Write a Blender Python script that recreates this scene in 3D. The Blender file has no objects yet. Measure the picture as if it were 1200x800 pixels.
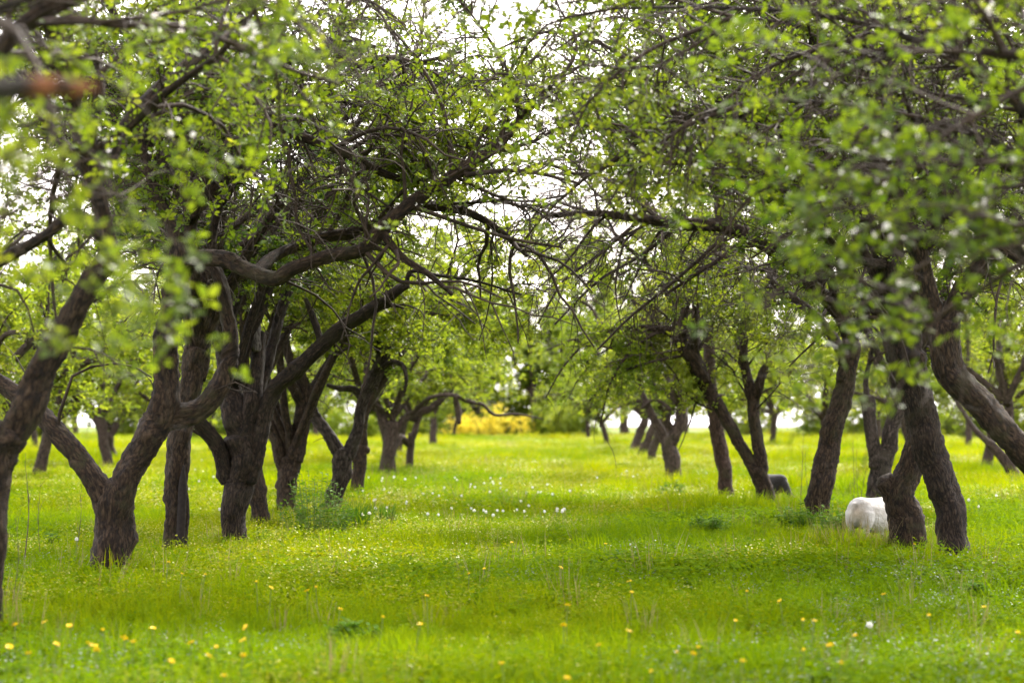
import bpy, bmesh, math, random
import numpy as np

R = np.random.default_rng(20240511)
random.seed(7)
scene = bpy.context.scene
COL = scene.collection

# ------------------------------------------------------------------ camera
F = 85.0 / 36.0 * 1200.0          # focal length in photo pixels
CAM_H = 1.45
HOR = 485.0
TILT = math.atan((HOR - 400.0) / F)


def P(px, py, d):
    """point seen at photo pixel (px, py) that stands d metres down the aisle"""
    xc = (px - 600.0) / F
    yc = (400.0 - py) / F
    Y = math.cos(TILT) - math.sin(TILT) * yc
    Z = math.sin(TILT) + math.cos(TILT) * yc
    t = d / Y
    return np.array([xc * t, d, CAM_H + Z * t])


def ground_z(x, y):
    x = np.asarray(x, float); y = np.asarray(y, float)
    z = 0.035 * np.sin(x * 0.9 + 1.3) * np.sin(y * 0.55) + 0.03 * np.sin(x * 0.37 - y * 0.23 + 0.5)
    over = np.clip((y - 158.0) / 40.0, 0, None)
    return z - 3.0 * over ** 1.5 / (1 + 0.25 * over ** 0.5)


def dist_of(py, z):
    return (CAM_H - z) * F / (py - HOR)


cam = bpy.data.cameras.new('camera')
camo = bpy.data.objects.new('camera', cam)
COL.objects.link(camo)
camo.location = (0, 0, CAM_H)
camo.rotation_euler = (math.radians(90) + TILT, 0, 0)
cam.lens = 85
cam.sensor_width = 36
cam.clip_start = 0.1
cam.clip_end = 6000
cam.dof.use_dof = True
cam.dof.focus_distance = 23.0
cam.dof.aperture_fstop = 2.0
scene.camera = camo

# ------------------------------------------------------------------ materials
def new_mat(name):
    m = bpy.data.materials.new(name)
    m.use_nodes = True
    nt = m.node_tree
    nt.nodes.clear()
    out = nt.nodes.new('ShaderNodeOutputMaterial')
    return m, nt, out


def nd(nt, t, **kw):
    n = nt.nodes.new(t)
    for k, v in kw.items():
        setattr(n, k, v)
    return n


def ramp(nt, fac, stops):
    r = nd(nt, 'ShaderNodeValToRGB')
    el = r.color_ramp.elements
    while len(el) > len(stops):
        el.remove(el[-1])
    while len(el) < len(stops):
        el.new(0.5)
    for e, (p, c) in zip(el, stops):
        e.position = p
        e.color = (*c, 1)
    nt.links.new(fac, r.inputs[0])
    return r.outputs[0]


def mixrgb(nt, a, b, fac, blend='MIX'):
    m = nd(nt, 'ShaderNodeMix', data_type='RGBA', blend_type=blend)
    for i, v in ((0, fac), (6, a), (7, b)):
        if isinstance(v, (int, float)):
            m.inputs[i].default_value = v
        elif isinstance(v, tuple):
            m.inputs[i].default_value = (*v, 1)
        else:
            nt.links.new(v, m.inputs[i])
    return m.outputs[2]


def leaf_material(name, stops, trans=0.5, instancer=False, rough=0.45, tcol=(1.25, 1.15, 0.5), spec=0.3):
    m, nt, out = new_mat(name)
    L = nt.links.new
    a = nd(nt, 'ShaderNodeAttribute', attribute_name='tint')
    fac = a.outputs['Fac']
    if instancer:
        b = nd(nt, 'ShaderNodeAttribute', attribute_name='itint', attribute_type='INSTANCER')
        mx = nd(nt, 'ShaderNodeMath', operation='MULTIPLY_ADD')
        L(fac, mx.inputs[0]); mx.inputs[1].default_value = 0.4
        sc = nd(nt, 'ShaderNodeMath', operation='MULTIPLY')
        L(b.outputs['Fac'], sc.inputs[0]); sc.inputs[1].default_value = 0.6
        L(sc.outputs[0], mx.inputs[2])
        fac = mx.outputs[0]
    col = ramp(nt, fac, stops)
    p = nd(nt, 'ShaderNodeBsdfPrincipled')
    L(col, p.inputs['Base Color'])
    p.inputs['Roughness'].default_value = rough
    p.inputs['Specular IOR Level'].default_value = spec
    t = nd(nt, 'ShaderNodeBsdfTranslucent')
    L(mixrgb(nt, col, tcol, 1.0, 'MULTIPLY'), t.inputs['Color'])
    ms = nd(nt, 'ShaderNodeMixShader')
    ms.inputs[0].default_value = trans
    L(p.outputs[0], ms.inputs[1]); L(t.outputs[0], ms.inputs[2])
    L(ms.outputs[0], out.inputs[0])
    return m


def bark_material(name, dark, mid, light, scale=1.0, lichen=(0.062, 0.047, 0.03), bump=1.0, moss=(0.034, 0.031, 0.012)):
    m, nt, out = new_mat(name)
    L = nt.links.new
    a = nd(nt, 'ShaderNodeAttribute', attribute_name='barkco')
    n1 = nd(nt, 'ShaderNodeTexNoise'); n1.inputs['Scale'].default_value = 30 * scale
    n1.inputs['Detail'].default_value = 8; n1.inputs['Roughness'].default_value = 0.74
    n1.inputs['Distortion'].default_value = 0.9
    L(a.outputs['Vector'], n1.inputs['Vector'])
    vo = nd(nt, 'ShaderNodeTexVoronoi', feature='DISTANCE_TO_EDGE'); vo.inputs['Scale'].default_value = 26 * scale
    wob = nd(nt, 'ShaderNodeVectorMath', operation='MULTIPLY_ADD')
    L(n1.outputs['Color'], wob.inputs[0]); wob.inputs[1].default_value = (0.035, 0.035, 0.05)
    L(a.outputs['Vector'], wob.inputs[2]); L(wob.outputs[0], vo.inputs['Vector'])
    ed = nd(nt, 'ShaderNodeMapRange'); L(vo.outputs['Distance'], ed.inputs[0])
    ed.inputs[1].default_value = 0.0; ed.inputs[2].default_value = 0.28
    h = nd(nt, 'ShaderNodeMath', operation='MULTIPLY_ADD')
    L(n1.outputs['Fac'], h.inputs[0]); h.inputs[1].default_value = 1.05
    hs = nd(nt, 'ShaderNodeMath', operation='MULTIPLY'); L(ed.outputs[0], hs.inputs[0]); hs.inputs[1].default_value = 0.14
    L(hs.outputs[0], h.inputs[2])
    col = ramp(nt, h.outputs[0], [(0.47, dark), (0.60, mid), (0.79, light)])
    n2 = nd(nt, 'ShaderNodeTexNoise'); n2.inputs['Scale'].default_value = 9
    n2.inputs['Detail'].default_value = 5; n2.inputs['Roughness'].default_value = 0.7
    g = nd(nt, 'ShaderNodeNewGeometry'); L(g.outputs['Position'], n2.inputs['Vector'])
    lf = ramp(nt, n2.outputs['Fac'], [(0.55, (0, 0, 0)), (0.72, (0.6, 0.6, 0.6))])
    col = mixrgb(nt, col, lichen, lf)
    n3 = nd(nt, 'ShaderNodeTexNoise'); n3.inputs['Scale'].default_value = 2.6; n3.inputs['Detail'].default_value = 6; n3.inputs['Roughness'].default_value = .75
    L(g.outputs['Position'], n3.inputs['Vector'])
    mf = ramp(nt, n3.outputs['Fac'], [(0.54, (0, 0, 0)), (0.66, (0.75, 0.75, 0.75))])
    col = mixrgb(nt, col, moss, mf)
    p = nd(nt, 'ShaderNodeBsdfPrincipled')
    L(col, p.inputs['Base Color']); p.inputs['Roughness'].default_value = 0.85
    p.inputs['Specular IOR Level'].default_value = 0.25
    b = nd(nt, 'ShaderNodeBump'); b.inputs['Strength'].default_value = bump; b.inputs['Distance'].default_value = 0.03
    L(h.outputs[0], b.inputs['Height']); L(b.outputs[0], p.inputs['Normal'])
    L(p.outputs[0], out.inputs[0])
    return m


def plain_material(name, c1, c2, scale=20.0, rough=0.8, bump=0.2):
    m, nt, out = new_mat(name)
    L = nt.links.new
    tc = nd(nt, 'ShaderNodeTexCoord')
    n = nd(nt, 'ShaderNodeTexNoise'); n.inputs['Scale'].default_value = scale; n.inputs['Detail'].default_value = 5
    L(tc.outputs['Object'], n.inputs['Vector'])
    col = ramp(nt, n.outputs['Fac'], [(0.35, c1), (0.65, c2)])
    p = nd(nt, 'ShaderNodeBsdfPrincipled'); L(col, p.inputs['Base Color'])
    p.inputs['Roughness'].default_value = rough
    p.inputs['Specular IOR Level'].default_value = 0.25
    b = nd(nt, 'ShaderNodeBump'); b.inputs['Strength'].default_value = bump; b.inputs['Distance'].default_value = 0.02
    L(n.outputs['Fac'], b.inputs['Height']); L(b.outputs[0], p.inputs['Normal'])
    L(p.outputs[0], out.inputs[0])
    return m


BARK = bark_material('apple_bark', (0.004, 0.0021, 0.0009), (0.0195, 0.0105, 0.0046), (0.07, 0.045, 0.0255))
BARK_RED = bark_material('reddish_bark', (0.008, 0.004, 0.0025), (0.036, 0.019, 0.011), (0.085, 0.052, 0.036), 0.9)
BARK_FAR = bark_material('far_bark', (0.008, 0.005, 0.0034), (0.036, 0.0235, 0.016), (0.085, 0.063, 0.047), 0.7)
DEADWOOD = bark_material('dead_wood', (0.04, 0.034, 0.03), (0.12, 0.105, 0.095), (0.24, 0.22, 0.2), 0.8)
BARK_GREY = bark_material('greyed_bark', (0.005, 0.0034, 0.0024), (0.024, 0.0165, 0.0115), (0.085, 0.066, 0.052), 0.85, (0.08, 0.07, 0.056), 1.0, (0.036, 0.031, 0.02))
BARK_DARK = bark_material('blackish_bark', (0.003, 0.0018, 0.001), (0.015, 0.0085, 0.0045), (0.055, 0.037, 0.024), 1.15, (0.05, 0.04, 0.028), 1.0, (0.024, 0.02, 0.009))
DARK_AND_SHADE = plain_material('dark_parts_and_painted_shade', (0.006, 0.004, 0.003), (0.014, 0.01, 0.008), 30)  # near-black colour painting the cavity's shade; also colours the cut knot and eyes
BROKEN = plain_material('freshly_broken_wood', (0.07, 0.028, 0.01), (0.17, 0.062, 0.02), 40)
TWIG = plain_material('twig_bark', (0.014, 0.0085, 0.005), (0.038, 0.025, 0.0155), 8, 0.8, 0.0)
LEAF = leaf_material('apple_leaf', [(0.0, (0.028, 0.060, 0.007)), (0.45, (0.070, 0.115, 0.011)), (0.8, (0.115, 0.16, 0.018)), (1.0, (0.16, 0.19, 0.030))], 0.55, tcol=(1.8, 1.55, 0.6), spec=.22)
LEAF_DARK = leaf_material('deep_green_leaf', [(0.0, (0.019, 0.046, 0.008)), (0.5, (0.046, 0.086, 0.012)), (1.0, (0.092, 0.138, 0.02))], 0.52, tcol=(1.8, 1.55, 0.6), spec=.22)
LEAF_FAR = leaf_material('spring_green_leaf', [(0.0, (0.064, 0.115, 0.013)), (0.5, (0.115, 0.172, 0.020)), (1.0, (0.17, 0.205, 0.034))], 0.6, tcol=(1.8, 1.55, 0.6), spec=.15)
BLOSSOM = leaf_material('apple_blossom', [(0.0, (0.72, 0.66, 0.66)), (1.0, (0.85, 0.83, 0.82))], 0.35, tcol=(1, 1, 1))
YELLOW_BLOOM = leaf_material('yellow_bush_bloom', [(0.0, (0.74, 0.6, 0.03)), (1.0, (0.84, 0.76, 0.08))], 0.35, tcol=(1, 1, 1))
GRASS = leaf_material('grass_blade', [(0.0, (0.055, 0.122, 0.004)), (0.4, (0.118, 0.19, 0.003)), (0.75, (0.195, 0.238, 0.003)), (1.0, (0.275, 0.28, 0.004))], 0.5, True, 0.8, tcol=(1.3, 1.2, 0.2), spec=.04)
HERB = leaf_material('meadow_herb_leaf', [(0.0, (0.048, 0.115, 0.006)), (0.45, (0.105, 0.182, 0.004)), (0.8, (0.185, 0.232, 0.004)), (1.0, (0.265, 0.27, 0.005))], 0.45, True, 0.8, tcol=(1.3, 1.2, 0.2), spec=.04)
LIME = leaf_material('lime_herb_top', [(0.0, (0.2, 0.24, 0.012)), (1.0, (0.34, 0.32, 0.015))], 0.4, True)
LAVENDER = leaf_material('lavender_floret', [(0.0, (0.13, 0.18, 0.12)), (1.0, (0.2, 0.21, 0.23))], 0.3, True, tcol=(1, 1, 1))
STRAW = leaf_material('dry_seed_stalk', [(0.0, (0.14, 0.11, 0.05)), (1.0, (0.3, 0.25, 0.12))], 0.2, True)
WEED = leaf_material('dark_weed_leaf', [(0.0, (0.026, 0.08, 0.010)), (0.6, (0.062, 0.14, 0.012)), (1.0, (0.115, 0.185, 0.014))], 0.35, rough=.7, spec=.1)
DANDY = leaf_material('dandelion_petal', [(0.0, (0.8, 0.56, 0.006)), (1.0, (0.88, 0.68, 0.012))], 0.25, tcol=(1, 1, 1))
CLOCK = leaf_material('dandelion_seed_down', [(0.0, (0.62, 0.62, 0.58)), (1.0, (0.8, 0.8, 0.76))], 0.4, tcol=(1, 1, 1))
STEM = leaf_material('flower_stem', [(0.0, (0.08, 0.13, 0.02)), (1.0, (0.14, 0.18, 0.04))], 0.2)
DRY = plain_material('dry_stem', (0.05, 0.038, 0.026), (0.11, 0.085, 0.06), 6, 0.8, 0.0)


# ------------------------------------------------------------------ mesh helpers
def mesh_np(name, V, quads, mat, attrs=None, smooth=True, tris=None):
    me = bpy.data.meshes.new(name)
    V = np.ascontiguousarray(V, dtype=np.float32).reshape(-1, 3)
    me.vertices.add(len(V))
    me.vertices.foreach_set('co', V.ravel())
    parts, starts, n = [], [], 0
    for arr in (quads, tris):
        if arr is None or len(arr) == 0:
            continue
        arr = np.asarray(arr, dtype=np.int32)
        k = arr.shape[1]
        parts.append(arr.ravel())
        starts.append(n + np.arange(len(arr), dtype=np.int32) * k)
        n += arr.size
    if parts:
        lv = np.concatenate(parts); st = np.concatenate(starts)
        me.loops.add(len(lv)); me.loops.foreach_set('vertex_index', lv)
        me.polygons.add(len(st)); me.polygons.foreach_set('loop_start', st)
        if smooth:
            me.polygons.foreach_set('use_smooth', np.ones(len(st), dtype=bool))
    for k, (typ, dat) in (attrs or {}).items():
        at = me.attributes.new(k, typ, 'POINT')
        dat = np.ascontiguousarray(dat, dtype=np.int32 if typ == 'INT' else np.float32)
        at.data.foreach_set('vector' if typ == 'FLOAT_VECTOR' else 'value', dat.ravel())
    if mat is not None:
        for m in (mat if isinstance(mat, (list, tuple)) else [mat]):
            me.materials.append(m)
    me.update(calc_edges=True)
    return me


def obj(name, me, parent=None, label=None, cat=None, group=None, kind=None, loc=None):
    o = bpy.data.objects.new(name, me)
    COL.objects.link(o)
    if parent is not None:
        o.parent = parent
    if loc is not None:
        o.location = loc
    for k, v in (('label', label), ('category', cat), ('group', group), ('kind', kind)):
        if v:
            o[k] = v
    return o


def unit(v):
    return v / np.maximum(np.linalg.norm(v, axis=-1, keepdims=True), 1e-9)


def frames(pts):
    t = unit(np.gradient(pts, axis=-2))
    ref = np.where(np.abs(t[..., 0:1, 2:3]) > 0.8, np.array([1.0, 0.2, 0.1]), np.array([0.1, 0.15, 1.0]))
    u = unit(np.cross(t, ref)); v = np.cross(t, u)
    return t, u, v


def tubes(pts, rad, S):
    """pts (N,K,3) rad (N,K) -> V, quads"""
    N, K, _ = pts.shape
    _, u, v = frames(pts)
    a = np.linspace(0, 2 * np.pi, S, endpoint=False)
    V = pts[:, :, None, :] + rad[:, :, None, None] * (np.cos(a)[None, None, :, None] * u[:, :, None, :] + np.sin(a)[None, None, :, None] * v[:, :, None, :])
    n = np.arange(N)[:, None, None] * (K * S); k = np.arange(K - 1)[None, :, None] * S; s = np.arange(S)[None, None, :]
    s2 = (s + 1) % S
    q = np.stack([n + k + s, n + k + s2, n + k + S + s2, n + k + S + s], -1).reshape(-1, 4)
    return V.reshape(-1, 3), q


def catmull(pts, step):
    """pts (n,4): xyz + radius -> resampled"""
    pts = np.asarray(pts, float)
    ext = np.vstack([2 * pts[0] - pts[1], pts, 2 * pts[-1] - pts[-2]])
    ext[:, 3] = np.maximum(ext[:, 3], 0.002)
    out = []
    for i in range(1, len(ext) - 2):
        p0, p1, p2, p3 = ext[i - 1:i + 3]
        n = max(2, int(np.linalg.norm(p2[:3] - p1[:3]) / step))
        t = (np.arange(n) / n)[:, None]
        out.append(0.5 * (2 * p1 + (p2 - p0) * t + (2 * p0 - 5 * p1 + 4 * p2 - p3) * t ** 2 + (3 * p1 - p0 - 3 * p2 + p3) * t ** 3))
    out.append(pts[-1:])
    o = np.vstack(out)
    o[:, 3] = np.maximum(o[:, 3], 0.003)
    return o


def limb_mesh(name, path, mat, S=20, step=0.05, rough=1.0, origin=(0, 0, 0), flare=False):
    """thick bark-covered limb: lumpy tube with rounded end cap"""
    path = np.asarray(path, float)
    if not flare:
        d0 = unit(path[0, :3] - path[1, :3])
        path = np.vstack([[*(path[0, :3] + d0 * path[0, 3] * .9), path[0, 3] * .3], [*(path[0, :3] + d0 * path[0, 3] * .35), path[0, 3] * .8], path])
    c = catmull(path, step)
    K = len(c)
    if K < 3:
        c = catmull(path, step / 4); K = len(c)
    seg = np.linalg.norm(np.diff(c[:, :3], axis=0), axis=1)
    ln = np.concatenate([[0], np.cumsum(seg)])
    ph = R.uniform(0, 6.28, 12)
    r = c[:, 3].copy()
    jig = np.stack([np.sin(ln * 7 + ph[0]) + np.sin(ln * 15 + ph[1]) * .5, np.sin(ln * 6 + ph[2]) + np.sin(ln * 17 + ph[3]) * .5, np.zeros(K)], 1)
    c[:, :3] += jig * (r * 0.10 * rough)[:, None]
    _, u, v = frames(c[None, :, :3]); u, v = u[0], v[0]
    a = np.linspace(0, 2 * np.pi, S, endpoint=False)
    A, Ln = np.meshgrid(a, ln)
    lump = (0.07 * np.sin(2 * A + 2.1 * Ln + ph[4]) + 0.06 * np.sin(3 * A - 3.3 * Ln + ph[5]) + 0.05 * np.sin(A + 9 * Ln + ph[6])
            + 0.035 * np.sin(5 * A + 4 * Ln + ph[7]) + 0.03 * np.sin(4 * A - 13 * Ln + ph[8])) + R.normal(0, 0.038, A.shape)
    for _ in range(int(ln[-1] * 5 * rough)):
        ka, kl, kw = R.uniform(0, 6.28), R.uniform(0, ln[-1]), R.uniform(.25, .5)
        da = np.angle(np.exp(1j * (A - ka)))
        lump += R.uniform(.1, .3) * np.exp(-(da / kw) ** 2 - ((Ln - kl) / (kw * max(float(np.mean(r)), .02) * 1.3)) ** 2)
    if flare:
        lump += np.exp(-Ln / 0.18) * (0.16 + 0.3 * np.sin(2.5 * A + ph[9]) ** 2)
    rr = r[:, None] * (1 + rough * lump)
    V = c[:, None, :3] + rr[..., None] * (np.cos(a)[None, :, None] * u[:, None, :] + np.sin(a)[None, :, None] * v[:, None, :])
    r0 = float(np.mean(r)) + 0.03
    bc = np.stack([np.cos(A) * r0, np.sin(A) * r0, Ln * 0.42 + ph[10]], -1)
    k = np.arange(K - 1)[:, None] * S; s = np.arange(S)[None, :]; s2 = (s + 1) % S
    q = np.stack([k + s, k + s2, k + S + s2, k + S + s], -1).reshape(-1, 4)
    tip = c[-1, :3] + unit(c[-1, :3] - c[-2, :3]) * r[-1] * 0.5
    V = np.vstack([V.reshape(-1, 3), tip[None]])
    bc = np.vstack([bc.reshape(-1, 3), bc[-1, :1]])
    b = (K - 1) * S
    tr = np.stack([b + np.arange(S), b + (np.arange(S) + 1) % S, np.full(S, K * S)], -1)
    me = mesh_np(name, V - np.asarray(origin), q, mat, {'barkco': ('FLOAT_VECTOR', bc)}, True, tr)
    return me, c


def leaf_geo(base, d, up, L, W, fold=0.25, droop=0.15):
    """N leaves of 6 verts / 2 quads each"""
    side = unit(np.cross(d, up)); n = np.cross(side, d)
    L = L[:, None]; W = W[:, None]
    N = len(base)
    V = np.empty((N, 6, 3))
    V[:, 0] = base
    V[:, 3] = base + d * L - n * L * droop
    for idx, sg, t, w in ((1, -1, .34, .5), (2, -1, .68, .4), (5, 1, .34, .5), (4, 1, .68, .4)):
        V[:, idx] = base + d * L * t + side * W * w * sg + n * (W * fold * .5 - L * droop * t * t)
    i = np.arange(N)[:, None] * 6
    q = np.concatenate([i + np.array([[0, 1, 2, 3]]), i + np.array([[0, 3, 4, 5]])], 1).reshape(-1, 4)
    return V.reshape(-1, 3), q


def rand_dirs(n):
    return unit(R.normal(size=(n, 3)))


UP = np.array([0, 0, 1.0])


def clump_noise(p, ph, f=1.6):
    s = np.zeros(len(p))
    for i in range(5):
        k = ph[i] * f * (0.7 + 0.35 * i)
        s += np.sin(p @ k + ph[i, 0] * 7)
    return s / 2.4


def grow(parents, n, lmin, lmax, r0, K, spread, upb, droop, t0=0.25, wig=0.22, tbias=None):
    """children of parent polylines (list of (K,4) arrays) -> pts (n,K,3), rad (n,K)"""
    lens = np.array([np.linalg.norm(np.diff(p[:, :3], axis=0), axis=1).sum() for p in parents])
    idx = R.choice(len(parents), n, p=lens / lens.sum())
    t = t0 + (1 - t0) * R.random(n)
    base = np.empty((n, 3)); tan = np.empty((n, 3)); pr = np.empty(n)
    for i in range(n):
        p = parents[idx[i]]
        x = t[i] * (len(p) - 1); k = min(int(x), len(p) - 2); fr = x - k
        q = p[k] * (1 - fr) + p[k + 1] * fr
        base[i] = q[:3]; pr[i] = q[3]
        tan[i] = p[min(k + 2, len(p) - 1), :3] - p[max(k - 1, 0), :3]
    tan = unit(tan)
    rd = rand_dirs(n); rd = unit(rd - (rd * tan).sum(1, keepdims=True) * tan)
    d = unit(tan * (1 - spread) + rd * spread + UP * upb)
    L = R.uniform(lmin, lmax, n)
    pts = np.empty((n, K, 3)); pts[:, 0] = base
    for k in range(1, K):
        d = unit(d + R.normal(0, wig, (n, 3)) + np.array([0, 0, -1.0]) * droop * (k / K))
        pts[:, k] = pts[:, k - 1] + d * (L / (K - 1))[:, None]
    ra = np.minimum(r0 * R.uniform(.7, 1.2, n), pr * .8)[:, None] * np.linspace(1, 0.35, K)[None]
    return pts, np.maximum(ra, 0.0011)


def as_list(pts, rad):
    return [np.concatenate([p, r[:, None]], 1) for p, r in zip(pts, rad)]


def make_foliage(parents, n_spur, leaf, origin, mat, per=5, ph=None, keep=-0.35, blossoms=0, bsize=0.034, zmin=0.9, name='crown', front=1.0):
    """rosettes of leaves along the twigs, and blossoms"""
    big = np.concatenate([p[:, :3] for p in parents])
    if ph is None:
        ph = R.normal(size=(5, 3))
    n = n_spur * 2
    sizes = np.array([len(p) - 1 for p in parents])
    lens = np.array([np.linalg.norm(np.diff(p[:, :3], axis=0), axis=1).sum() for p in parents])
    idx = R.choice(len(parents), n, p=lens / lens.sum())
    off = np.concatenate([[0], np.cumsum([len(p) for p in parents])[:-1]])
    x = R.random(n) ** 0.7 * sizes[idx] * 0.9999
    k = x.astype(int); fr = (x - k)[:, None]
    c = big[off[idx] + k] * (1 - fr) + big[off[idx] + k + 1] * fr
    c = c + R.normal(0, 0.025, c.shape)
    c = c[(clump_noise(c, ph) + .35 * clump_noise(c, ph[::-1], 5.0) > keep) & ((c[:, 2] > zmin - .12 + R.exponential(.22, len(c))) | ((c[:, 2] > max(1.7, zmin - 1.0)) & (c[:, 1] > origin[1] + 1.1) & (R.random(len(c)) < .65)))]
    if front < 1:
        c = c[(c[:, 1] > origin[1] - .15) | (R.random(len(c)) < front)]
    c = c[:n_spur]
    n = len(c)
    axis = unit(UP * 0.75 + R.normal(0, 0.5, (n, 3)))
    ref = unit(np.cross(axis, rand_dirs(n))); r2 = np.cross(axis, ref)
    base, D, U, tint = [], [], [], []
    st = R.random(n) * 0.5
    stin = np.clip(clump_noise(c, ph * 0.6) * 0.22 + 0.3, 0, 0.7)
    for j in range(per):
        a = (j / per * 2 * np.pi + R.uniform(-.5, .5, n))[:, None]
        rad = np.cos(a) * ref + np.sin(a) * r2
        el = R.uniform(0.0, 0.8, n)[:, None]
        D.append(unit(rad + axis * el)); U.append(unit(axis + R.normal(0, .35, (n, 3))))
        base.append(c + D[-1] * leaf * 0.25)
        tint.append(np.clip(stin + st * 0.5 + R.uniform(-.15, .25, n), 0, 1))
    base = np.concatenate(base); D = np.concatenate(D); U = np.concatenate(U); tint = np.concatenate(tint)
    L = leaf * R.uniform(.55, 1.25, len(base))
    V, q = leaf_geo(base, D, U, L, L * R.uniform(.5, .72, len(base)))
    me = mesh_np(name, V - origin, q, mat, {'tint': ('FLOAT', np.repeat(tint, 6))}, False)
    bme = None
    if blossoms:
        b = c[R.choice(n, min(blossoms, n), replace=False)]
        b = np.repeat(b, 4, 0) + R.normal(0, 0.035, (len(b) * 4, 3)) + np.array([0, 0, 0.03])
        ax = unit(UP * 0.4 + R.normal(0, .7, b.shape) + np.array([0, -.3, 0]))
        rf = unit(np.cross(ax, rand_dirs(len(b)))); rg = np.cross(ax, rf)
        bb, dd, uu = [], [], []
        for j in range(5):
            a = j / 5 * 2 * np.pi
            dd.append(unit(math.cos(a) * rf + math.sin(a) * rg + ax * 0.35)); uu.append(ax); bb.append(b)
        bb = np.concatenate(bb); dd = np.concatenate(dd); uu = np.concatenate(uu)
        L = np.full(len(bb), bsize * .5) * R.uniform(.8, 1.2, len(bb))
        Vb, qb = leaf_geo(bb, dd, uu, L, L * 0.95, 0.2, 0.0)
        bme = mesh_np('blossoms', Vb - origin, qb, BLOSSOM, {'tint': ('FLOAT', np.repeat(R.random(len(bb)), 6))}, False)
    return me, bme


def scaffold(start, az, reach, rise, r, droop=0.0):
    """one untraced main bough arching out of the trunk head"""
    s = np.asarray(start, float)
    dirx, diry = math.cos(az), math.sin(az)
    side = R.normal(0, 0.18 * reach)
    pts = []
    n = 6
    for i in range(n):
        t = i / (n - 1)
        h = rise * (math.sin(t * math.pi * (0.5 + droop)) / math.sin(math.pi * 0.5))
        x = s[0] + dirx * reach * t - diry * side * math.sin(t * 3) + R.normal(0, .07 * reach * t)
        y = s[1] + diry * reach * t + dirx * side * math.sin(t * 3) + R.normal(0, .07 * reach * t)
        pts.append([x, y, s[2] + h + R.normal(0, .05 * reach) * t, r * (1 - t) ** 0.8 + 0.012])
    return np.array(pts)


DENS = 1.75
TREE_K = 0
TUFTY = [(P(1010, 640, 24.5)[0], 24.45, .42, 150), (P(915, 600, 37.6)[0], 37.6, .4, 40)]


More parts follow.
